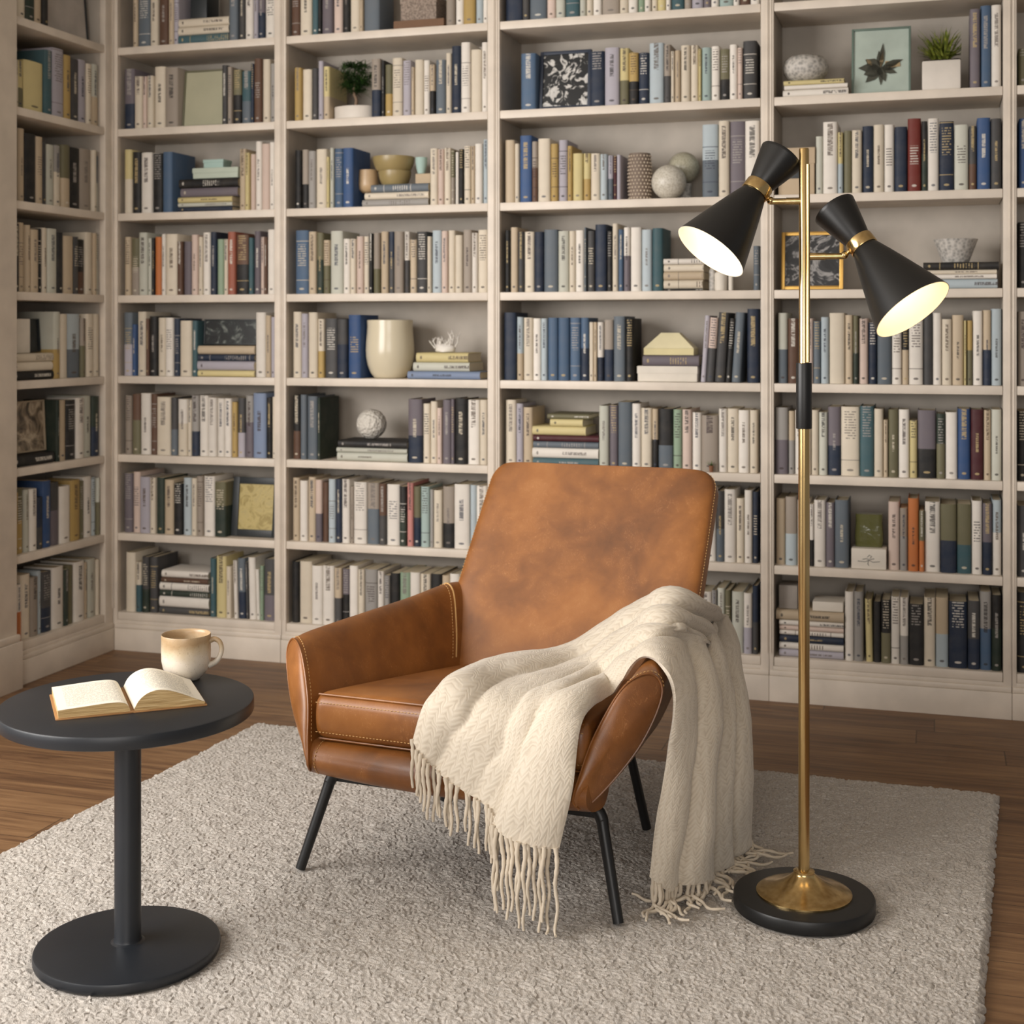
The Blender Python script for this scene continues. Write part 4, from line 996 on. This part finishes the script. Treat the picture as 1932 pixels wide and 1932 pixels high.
def art(name, stops, scale, dist=2.0, thr=None, seed=0.0):
    m = M(name, (.5, .5, .5), .35); v = m.coord()
    mp = m.n('ShaderNodeMapping'); mp.inputs['Location'].default_value = (seed, seed*2, seed); m.link(v, mp.inputs[0])
    f = m.noise(mp.outputs[0], scale, 4, .6, dist); m.color(m.ramp(f, stops)); return m.m
def frame(label, cat, bay, sh, px0, px1, pytop, fm, am, border, setb=.045, tilt=.10, zoff=0, name='picture_frame', mat_w=0, matm=None, depth=.018):
    u0 = plane_pt(bay, (px0+px1)/2, HY)[0]; c = place(bay, u0, ZS[sh]+.0008, setb); w = wpx(bay, px0, px1, SET)-.005; h = hpx(bay, (px0+px1)/2, pytop, setb)-c[2]-zoff
    h = min(h, .268)
    t = thing(name, label, cat, (c[0], c[1], c[2]+zoff+.0005), ROT.get(bay, 0)); 
    g = G(); b = border
    for x0, x1, z0, z1 in ((-w/2, -w/2+b, 0, h), (w/2-b, w/2, 0, h), (-w/2+b, w/2-b, 0, b), (-w/2+b, w/2-b, h-b, h)): g.bbox(x0, x1, 0, depth, z0, z1, .0015)
    sh_ = lambda g: setattr(g, 'v', [(x, y*math.cos(tilt)+z*math.sin(tilt), z*math.cos(tilt)-y*math.sin(tilt)+depth*math.sin(tilt)) for x, y, z in g.v]) or g
    sh_(g).obj('frame', fm, t)
    if matm:
        sh_(G().box(-w/2+b, w/2-b, .005, .0065, b, h-b)).obj('mount', matm, t, smooth=0)
        b += mat_w; sh_(G().box(-w/2+b, w/2-b, .003, .0049, b, h-b)).obj('picture', am, t, smooth=0)
    else: sh_(G().box(-w/2+b, w/2-b, .006, .010, b, h-b)).obj('picture', am, t, smooth=0)
    return t
frame('empty sage picture panel in a thin olive frame, corner bay, among books', 'picture frame', 'A', 2, 333, 415, 131, OLFR, paint('sage_panel', (.67, .66, .56), .5, .03), .006, .05)
frame('dark framed yellowed map standing in the corner bay, second shelf up', 'picture frame', 'A', 7, 426, 517, 902, DARKFR, art('old_map_paper', [(.35, (.62, .55, .33)), (.5, (.75, .68, .45)), (.65, (.70, .64, .44))], 22, 1.5), .026, .05)
frame('navy framed black and white print beside blue books, armchair bay', 'picture frame', 'C', 2, 1010, 1110, 94, paint('navy_frame', (.13, .17, .24), .5), art('black_white_print', [(.42, (.05, .06, .07)), (.5, (.08, .09, .10)), (.54, (.75, .74, .72)), (.7, (.85, .84, .82))], 26, 1.2), .012, .05)
frame('large botanical picture in a thin green frame beside the square planter', 'picture frame', 'D', 2, 1603, 1719, 50, GREENFR, paint('pale_green_print', (.66, .71, .67), .4, .06), .007, .06)
frame('gold framed black abstract picture behind the lamp pole', 'picture frame', 'D', 4, 1469, 1590, 437, GOLDFR, art('abstract_print', [(.40, (.06, .06, .065)), (.5, (.16, .16, .17)), (.55, (.62, .61, .60)), (.6, (.10, .10, .11))], 7, 3.0, seed=3.1), .012, .06)
frame('grey lettered sheet in a dark frame, topmost shelf of the side wall', 'picture frame', 'L', 1, 95, 184, -22, DARKFR, paint('grey_sheet', (.70, .67, .64), .7, .08), .004, .05, .08)
frame('sepia photograph leaning on the side wall bookcase, third shelf up', 'photograph', 'L', 6, 27, 109, 756, paint('buff_mount', (.66, .60, .51), .7), art('sepia_photo', [(.38, (.26, .22, .18)), (.5, (.52, .46, .38)), (.62, (.72, .66, .57))], 13, 1.4, seed=.6), .006, .06, .05, SPOT[('L',6)]-ZS[6]+.001, name='photograph')
frame('dark photograph standing on stacked books, side wall bookcase', 'photograph', 'L', 5, 60, 102, 602, DARKFR, art('dark_photo', [(.4, (.10, .11, .11)), (.6, (.17, .18, .18)), (.75, (.5, .46, .40))], 12, 1), .004, .07, .06, SPOT[('L',5)]-ZS[5]+.001, name='photograph')
frame('black double photograph standing on the corner bay book stack', 'photograph', 'A', 5, 374, 477, 603, DARKFR, art('night_blossom_photo', [(.45, (.07, .08, .085)), (.56, (.13, .15, .15)), (.68, (.45, .47, .45))], 24, 1.2, seed=2.2), .005, .05, .06, SPOT[('A',5)]-ZS[5]+.001, name='photograph')
# small pale card book upright on the side wall stack
c = spot('L', 5, 42, .05); t = thing('card_box', 'cream slip case standing on the side wall book stack', 'box', (c[0], c[1], SPOT[('L',5)]+.001), math.pi/2)
G().bbox(-wpx('L',28,58)/2, wpx('L',28,58)/2, 0, .03, 0, hpx('L',42,602)-SPOT[('L',5)], .002).obj('box', BOXW, t)

def boxthing(name, label, bay, sh, px0, px1, py0, py1, m, setb=.03, dep=.13, z=None, lid=0.0, lm=None, cat='box', group=None):
    c = place(bay, plane_pt(bay, (px0+px1)/2, HY)[0], ZS[sh]+.0008, setb); w = wpx(bay, px0, px1, SET)-.003; h = hpx(bay, (px0+px1)/2, py0, setb)-hpx(bay, (px0+px1)/2, py1, setb)
    zz = c[2] if z is None else z
    t = thing(name, label, cat, (c[0], c[1], zz), ROT.get(bay, 0), group)
    G().bbox(-w/2+.002, w/2-.002, .002, dep-.002, 0, h*(1-lid*.02), .003).obj('body', m, t)
    if lid: G().bbox(-w/2, w/2, 0, dep, h*(1-lid), h, .003).obj('lid', lm or m, t)
    return t, zz+h
t, z = boxthing('gift_box', 'flat pale sage box on the corner bay book stack', 'A', 3, 358, 446, 311.5, 331.5, SAGE, z=SPOT[('A',3)]+.001, dep=.11, lid=.5)
boxthing('gift_box', 'small mint box on top of the sage box, corner bay', 'A', 3, 374.5, 415, 295, 311, MINT, setb=.045, z=z+.001, dep=.07, lid=.4)
boxthing('carton', 'dark box standing on the topmost corner bay book stack', 'A', 1, 346, 380, -30, 29.5, DARKFR, setb=.06, z=SPOT[('A',1)]+.001, dep=.10)
t, z = boxthing('basket_tray', 'flat brown woven tray under the woven box, vase bay top', 'B', 1, 737, 836, 34, 52, paint('brown_reed', (.47, .36, .28), .9), dep=.17, setb=.03)
boxthing('basket_box', 'grey woven storage box standing on a brown tray, vase bay top', 'B', 1, 749, 820, -12, 34, WICK, setb=.04, z=z+.001, dep=.14, lid=.32)
boxthing('carton', 'small tan box beside the stacked bowls, vase bay', 'B', 3, 775, 807, 326, 345, BOXT, setb=.05, z=SPOT[('B',3)]+.001, dep=.08)
t, z = boxthing('storage_box', 'wide cream lidded box under the tapered box, armchair bay', 'C', 5, 1200, 1316, 690.5, 720, BOXW, dep=.15, lid=.5, setb=.02)
ZC5 = z
boxthing('storage_box', 'cream box with a dark label slot behind the upper lamp head', 'D', 3, 1466, 1538, 279, 368, BOXT, dep=.15, setb=.02, lid=.35)
t = bpy.data.objects[[o.name for o in bpy.data.objects if o.get('label', '').startswith('cream box with a dark label')][0]]
G().bbox(-.03, .03, -.003, .001, .055, .085, .002).obj('label_holder', DARKFR, t)
t, z = boxthing('keepsake_box', 'white box with an ink line emblem under the green glass block', 'D', 7, 1604, 1674, 1037, 1075.5, BOXW, setb=.012, dep=.11)
g = G()
for pts in ([(-.035,.026),(-.012,.024),(0,.030),(.014,.024),(.036,.027)], [(-.004,.040),(.002,.047),(.010,.043),(.004,.036)], [(0,.030),(-.003,.018),(.001,.012)], [(-.02,.032),(-.008,.035),(.004,.032),(.018,.036)]):
    g.tube([(x, .0012, y_) for x, y_ in pts], .0008, 5)
g.obj('line_emblem', DARKFR, t)
m = M('olive_glass', (.42, .42, .24), .12); m.b.inputs['Transmission Weight'].default_value = .35; m.bump(m.noise(m.coord(), 40, 3), .5, .004); OLG = m.m
c = spot('D', 7, 1639, .04); t = thing('glass_vase', 'olive green glass block vase on the white emblem box', 'vase', (c[0], c[1]+.035, z+.001))
hh = hpx('D', 1639, 971, .05)-z; R = [[(sx*q, sy*q*.6, zz) for sx, sy in ((-1,-1),(0,-1.06),(1,-1),(1.05,0),(1,1),(0,1.06),(-1,1),(-1.05,0))] for q, zz in ((.040, 0), (.042, hh*.3), (.0395, hh*.7), (.040, hh))]
S = ring_loft(R, 20, 40); g = G(); g.add(S.reshape(-1, 3), grid_faces(20, 40)); g.add(list(S[0]), [tuple(range(40))]); g.add(list(S[-1]), [tuple(range(40))]); g.obj('vase_body', OLG, t, 50)
boxthing('carton', 'white box lid on the bottom shelf stack behind the lamp', 'D', 8, 1530, 1592, 1136, 1154, BOXW, z=SPOT[('D',8)]+.001, dep=.12)
boxthing('carton', 'grey paper parcel on the bottom shelf stack, lamp bay', 'D', 8, 1466, 1505, 1108, 1152, paint('grey_parcel_paper', (.60, .57, .54), .8, .1), setb=.04, z=SPOT[('D',8)]+.001, dep=.10)
# tapered cream box
c = spot('C', 5, 1263, .045); zt = SPOT[('C',5)]; 
# the dark book lies on the cream box
t = thing('tapered_box', 'tapered cream box on a dark book, armchair bay fourth shelf up', 'box', (c[0]-.004, c[1]+.05, SPOT[('C',5)]+.001))
hb, ht_ = wpx('C',1213,1307)/2, wpx('C',1241,1275)/2; H_ = hpx('C',1260,628)-SPOT[('C',5)]-.001
g = G(); g.add([(-hb,-.045,0),(hb,-.045,0),(hb,.05,0),(-hb,.05,0),(-hb,-.045,H_*.30),(hb,-.045,H_*.30),(hb,.05,H_*.30),(-hb,.05,H_*.30)], [(0,3,2,1),(0,1,5,4),(1,2,6,5),(2,3,7,6),(3,0,4,7),(4,5,6,7)]); g.obj('box_body', paint('butter_card', (.82, .77, .58), .6), t, 0)
g = G(); g.add([(-hb,-.045,H_*.305),(hb,-.045,H_*.305),(hb,.05,H_*.305),(-hb,.05,H_*.305),(-ht_,-.02,H_),(ht_,-.02,H_),(ht_,.03,H_),(-ht_,.03,H_)], [(0,3,2,1),(0,1,5,4),(1,2,6,5),(2,3,7,6),(3,0,4,7),(4,5,6,7)]); g.obj('box_lid', paint('butter_lid_card', (.85, .81, .66), .6), t, 0)

# bowls, vases, spheres
def lathe_thing(name, label, cat, bay, sh, px, setb, prof, m, part='bowl_body', z=None, group=None, off=0):
    c = spot(bay, sh, px, setb); t = thing(name, label, cat, (c[0], c[1], c[2] if z is None else z), ROT.get(bay, 0), group)
    G().lathe(prof, 48).obj(part, m, t, 50); return t
def bowl_prof(rt, rb, h, th=.004): 
    o = [(rb+(rt-rb)*math.sin(math.pi/2*k/10)**.8, h*k/10) for k in range(11)]
    return [(0, 0)]+o+[(rt-th, h)]+[(max(.001, p[0]-th), max(p[1], th)) for p in o[::-1][1:-1]]+[(0, th)]
zt = SPOT[('B',3)]
k = .0021
lathe_thing('bowl', 'tan rounded bowl beside the blue books, vase bay', 'bowl', 'B', 3, 695, .10, [(0,0),(.022,0),(.036,.012),(.0395,.03),(.038,.052),(.036,.085),(.033,.085),(.035,.05),(.03,.015),(0,.008)], TANM, z=ZS[3]+.06)
bpy.data.objects[-1] if False else None
# the tan bowl stands on a small dark wooden block
c = spot('B', 3, 700, .10); t = thing('wooden_block', 'dark wooden block under the tan bowl, vase bay', 'block', (c[0], c[1], ZS[3]+.0008)); G().bbox(-.008, .024, -.022, .026, 0, .0585, .004).obj('block', paint('dark_walnut', (.30, .21, .15), .5), t)
lathe_thing('bowl', 'lower of the two gold bowls stacked on books, vase bay', 'bowl', 'B', 3, 745, .085, bowl_prof(.061, .045, .052), OLIVEM, z=zt+.001, group=None)
lathe_thing('bowl', 'upper of the two gold bowls stacked on books, vase bay', 'bowl', 'B', 3, 743, .085, bowl_prof(.079, .060, .052), OLIVEM, z=zt+.0535)
lathe_thing('cup', 'pale green cup on the small tan box, vase bay', 'cup', 'B', 3, 795, .085, bowl_prof(.022, .013, .060, .002), MINT, z=hpx('B',790,326,.05)+.0015 if False else zt+.041, part='cup_body')
vr = wpx('B', 688, 776, .09)/2-.003; vh = hpx('B', 732, 604, .09)-ZS[5]
lathe_thing('vase', 'large rounded cream ceramic vase on the fourth shelf up', 'vase', 'B', 5, 736, .095, [(0,.001),(vr*.62,.0),(vr*.68,.005)]+[(vr*q, vh*zz) for q, zz in ((.80,.09),(.92,.22),(.985,.36),(1.0,.48),(.985,.62),(.955,.76),(.935,.88),(.945,.975),(.94,.995),(.91,1.0),(.89,.985),(.89,.85),(.93,.5),(.85,.25),(.5,.08),(0,.06))], CERAM, 'vase_body')
ds = M('carved_white_plaster', (.84, .82, .78), .6); dv = ds.coord(); ds.bump(ds.voro(dv, 90, 'F1')+ds.noise(dv, 70, 3), .9, .006); CARVE = ds.m
def sphere_thing(label, bay, sh, px, setb, r, m, z, name='decorative_sphere', bumps=0):
    c = spot(bay, sh, px, setb); t = thing(name, label, 'sphere', (c[0], c[1], z), 0)
    f = (lambda d: 1+bumps*mnoise.noise(Vector(d)*9)) if bumps else None
    G().ball((0, 0, r), r, 48, 28, f).obj('ball', m, t, 80); return t
sphere_thing('carved white ball on a black book, vase bay third shelf up', 'B', 6, 701, .085, .056, CARVE, SPOT[('B',6)]+.001, bumps=.03)
STONES = stone('pale_speckled_stone', (.70, .67, .61), (.82, .80, .75), 160, .35, .1)
r1 = wpx('C', 1227, 1294, .07)/2-.002; sphere_thing('pale speckled stone ball resting on the shelf, armchair bay', 'C', 3, 1262, .072, r1, STONES, ZS[3]+.001)
r2 = .056; sphere_thing('olive grey stone ball propped above the paler ball, armchair bay', 'C', 3, 1290, .172, r2, stone('olive_grey_stone', (.60, .58, .50), (.70, .68, .60), 160, .3, .1), ZS[3]+.066)
c = spot('C', 3, 1290, .172); t = thing('stand', 'low grey stand under the olive stone ball', 'stand', (c[0], c[1], ZS[3]+.0008)); G().lathe([(0,0),(.03,0),(.032,.004),(.026,.03),(.03,.064),(.02,.0652),(0,.0652)], 32).obj('stand_body', GREYST, t)
def beaded():
    c = spot('C', 3, 1207, .075); r = wpx('C', 1178, 1226, .075)/2-.004; h = hpx('C', 1200, 291, .075)-ZS[3]
    t = thing('beaded_vase', 'taupe barrel vase covered in rows of pale beads', 'vase', (c[0], c[1], c[2]))
    pf = lambda q: r*(.84+.16*math.sin(math.pi*(.12+.76*q)))
    G().lathe([(0, 0)]+[(pf(k/14), h*k/14) for k in range(15)]+[(pf(1)-.006, h), (pf(1)-.006, h*.5), (0, h*.45)], 48).obj('vase_body', paint('taupe_clay', (.47, .41, .36), .7), t, 50)
    g = G()
    for i in range(13):
        for k in range(20):
            a = 2*math.pi*(k+.5*(i % 2))/20; q = (i+.6)/13.4; g.ball((pf(q)*math.cos(a), pf(q)*math.sin(a), h*q), .0034, 8, 5)
    o = g.obj('beads', paint('pale_bead', (.80, .74, .66), .5), t, 80); o['kind'] = 'stuff'
beaded()
lathe_thing('bowl', 'grey textured rounded bowl on white flat books, lamp bay', 'bowl', 'D', 2, 1520, .085, [(0,0),(.035,0),(.060,.012),(.074,.032),(.077,.05),(.070,.072),(.056,.086),(.052,.086),(.066,.07),(.07,.05),(.055,.015),(0,.008)], GREYST, z=SPOT[('D',2)]+.001)
bt = wpx('D', 1761, 1846, .07)/2
lathe_thing('bowl', 'speckled flared bowl on a black book, lamp bay', 'bowl', 'D', 4, 1803, .085, [(0,0),(bt*.58,0),(bt*.62,.004)]+[(bt*(.62+.38*k/8), .004+.072*k/8) for k in range(1, 9)]+[(bt-.004,.076),(bt*.62,.012),(0,.01)], GREYST, z=SPOT[('D',4)]+.001)
for px, rr, hh, lb in ((1344, .011, .085, 'slim clear jar beside the book stack under the lamp head'), (1360, .021, .072, 'white lidded jar under the lit lamp head'), (1379, .008, .09, 'slim white bottle under the lit lamp head')):
    t = lathe_thing('jar', lb, 'jar', 'C', 4, px, .05, [(0,0),(rr*.9,0),(rr,.004),(rr,hh*.8),(rr*.9,hh*.86),(rr*.7,hh*.9),(0,hh*.9)], BOXW if px != 1344 else GREYST, 'jar_body')
    G().lathe([(0,hh*.9+.0005),(rr*.8,hh*.9+.0005),(rr*.8,hh),(0,hh)], 24).obj('lid', TANM, t)
# coral
rn = random.Random(3); cpos = spot('B', 5, 840, .085)
t = thing('coral', 'branching white coral piece on the pale books beside the vase', 'coral', (cpos[0], cpos[1], SPOT[('B',5)]+.001))
g = G().ball((0, 0, .014), .03, 16, 8, lambda d: 1+.25*mnoise.noise(Vector(d)*4)); g.v = [(x*1.3, y*.8, max(z*.75, .0005)) for x, y, z in g.v]
def branch(p, d, ln, r, lv):
    pts = [Vector(p)]; d = Vector(d)
    for k in range(5):
        d = (d+Vector((rn.uniform(-.3,.3), rn.uniform(-.3,.3), rn.uniform(-.05,.3)))).normalized(); pts.append(pts[-1]+d*ln/5)
        if lv and k in (2, 3): branch(pts[-1], d+Vector((rn.uniform(-1,1), rn.uniform(-.6,.6), rn.uniform(0,.6))), ln*.6, r*.7, lv-1)
    g.tube(pts, [r*(1-.11*k) for k in range(6)], 6)
for k in range(22):
    a = rn.uniform(0, 6.28); x = rn.uniform(-.038, .036); branch((x, rn.uniform(-.015,.015), .014), (math.cos(a)*.7, math.sin(a)*.5, .8), rn.uniform(.022, .036)*(1.5 if .0 < x < .03 else 1), .0032, 1)
g.obj('coral_branches', paint('white_coral', (.88, .86, .83), .7), t, 80)

# plants
def leaf_mat(name, a, b):
    m = M(name, a, .5); m.color(m.ramp(m.noise(m.coord(), 60, 2), [(.3, a), (.7, b)])); return m.m
def blades(g, n, c, spread, length, width, rn, up=.6, r0=.01):
    for k in range(n):
        a = rn.uniform(0, 6.283); el = rn.uniform(up-.55, up+.6); d = Vector((math.cos(a)*math.cos(el), math.sin(a)*math.cos(el), math.sin(el)))
        s = d.cross(Vector((0,0,1))).normalized(); L = length*rn.uniform(.6, 1.1); p = Vector(c)+Vector((rn.uniform(-1,1)*r0, rn.uniform(-1,1)*r0, rn.uniform(-.3,.3)*r0)); pts = []
        for q in range(6):
            t_ = q/5; wd = width*(1-t_**1.6)*(.45+.55*min(1, t_*4)); bend = Vector((0, 0, -.35*L*t_*t_)); pts.append((p+d*L*t_+bend-s*wd/2, p+d*L*t_+bend+s*wd/2+Vector((0,0,.0005))))
        b = len(g.v); g.v += [tuple(v) for pr_ in pts for v in pr_]; g.f += [(b+2*i, b+2*i+1, b+2*i+3, b+2*i+2) for i in range(5)]
rn = random.Random(9)
c = place('B', plane_pt('B', 661, HY)[0]-.002, ZS[2]+.0008, .062); pw_ = wpx('B', 622, 699, .05)*.955; phh = .048
t = thing('potted_plant', 'bushy dark green bonsai in a low white oval pot', 'plant', (c[0], c[1], c[2]))
g = G().lathe([(0,0),(pw_*.47,0),(pw_*.5,.004),(pw_*.505,phh-.002),(pw_*.5,phh),(pw_*.47,phh),(pw_*.47,phh-.008),(0,phh-.008)], 48); g.v = [(x, y*.62, z) for x, y, z in g.v]; g.obj('pot', POTW, t)
g = G().lathe([(0,phh-.007),(pw_*.468,phh-.007)], 40); g.v = [(x, y*.62, z) for x, y, z in g.v]; g.obj('soil', SOIL, t)
G().tube(spline([(.0,0,phh-.009),(.006,.002,phh+.025),(-.004,.0,phh+.055),(.0,0,phh+.09)], 12), [.0075-.0003*k for k in range(12)], 8).obj('trunk', paint('pale_bark', (.52, .43, .35), .8), t, 80)
g = G(); 
for k in range(46):
    a = rn.uniform(0, 6.283); z_ = rn.uniform(-1, 1); q = math.sqrt(1-z_*z_)*rn.uniform(.3, 1); blades(g, 26, (q*.066*math.cos(a), q*.05*math.sin(a), phh+.108+z_*.055), 0, .048, .0050, rn, .45, .012)
g.v = [(max(-.073, min(.076, x)), y, z) for x, y, z in g.v]; o = g.obj('foliage', leaf_mat('dark_bonsai_leaf', (.10, .20, .08), (.22, .34, .13)), t, 0)
c = spot('D', 2, 1776, .075); s_ = wpx('D', 1739, 1812, .05)/2; hh = hpx('D', 1776, 116, .04)-ZS[2]
t = thing('potted_plant', 'spiky yellow green plant in a square white planter', 'plant', (c[0], c[1], c[2]))
g = G().bbox(-s_, s_, -s_, s_, 0, hh, .007); g.obj('pot', POTW, t)
G().box(-s_+.006, s_-.006, -s_+.006, s_-.006, hh+.0002, hh+.0025).obj('soil', SOIL, t, smooth=0)
g = G(); blades(g, 170, (0, 0, hh+.003), 0, .175, .0085, rn, .95, .022); g.v = [(max(-.075, min(.062, x)), y, z) for x, y, z in g.v]; g.obj('foliage', leaf_mat('yellow_green_blade', (.26, .34, .10), (.56, .58, .24)), t, 0)
c = spot('C', 6, 1342, .010); 
t = thing('potted_plant', 'tiny sprouting plant in a small brown pot before the books, armchair bay', 'plant', (c[0], YB+.0085, ZS[6]+.0008))
G().lathe([(0,0),(.0062,0),(.0078,.022),(.0065,.022),(.0065,.018),(0,.018)], 20).obj('pot', paint('small_brown_pot', (.50, .33, .22), .7), t)
g = G(); blades(g, 34, (0, 0, .019), 0, .030, .0026, rn, 1.15, .003); g.v = [(x, min(y, .004), z) for x, y, z in g.v]; g.obj('foliage', leaf_mat('small_sprout_leaf', (.20, .32, .12), (.46, .55, .30)), t, 0)

# the plant drawn on the green framed sheet
fr = [o for o in bpy.data.objects if o.get('label', '').startswith('large botanical')][0]
def sheet(nm, polys, m):
    g = G()
    for pl in polys: g.add([(x, .0025*math.cos(.10)+z*math.sin(.10), z*math.cos(.10)-.0025*math.sin(.10)+.018*math.sin(.10)) for x, z in pl], [tuple(range(len(pl)))])
    g.obj(nm, m, fr, 0)
def petal(x, z, a, L, w): return [(x+math.cos(a)*L*t-math.sin(a)*w*q, z+math.sin(a)*L*t+math.cos(a)*w*q) for t, q in ((0,0),(.3,.5),(.6,.5),(1,0),(.6,-.5),(.3,-.5))]
sheet('printed_leaves', [petal(0,.09,a,L,w) for a, L, w in ((1.5,.085,.016),(1.7,.06,.02),(.35,.075,.022),(.0,.05,.02),(2.6,.06,.035),(3.1,.075,.03),(3.5,.06,.04),(3.9,.07,.03),(4.7,.06,.014),(5.0,.05,.02),(5.9,.055,.02))], paint('dark_printed_leaf', (.22, .22, .17), .5))
sheet('printed_patches', [[(.012,.088),(.062,.092),(.060,.112),(.013,.112)], petal(-.002,.092,1.45,.06,.012), petal(-.03,.10,2.2,.03,.012)], paint('tan_printed_patch', (.60, .52, .38), .5))
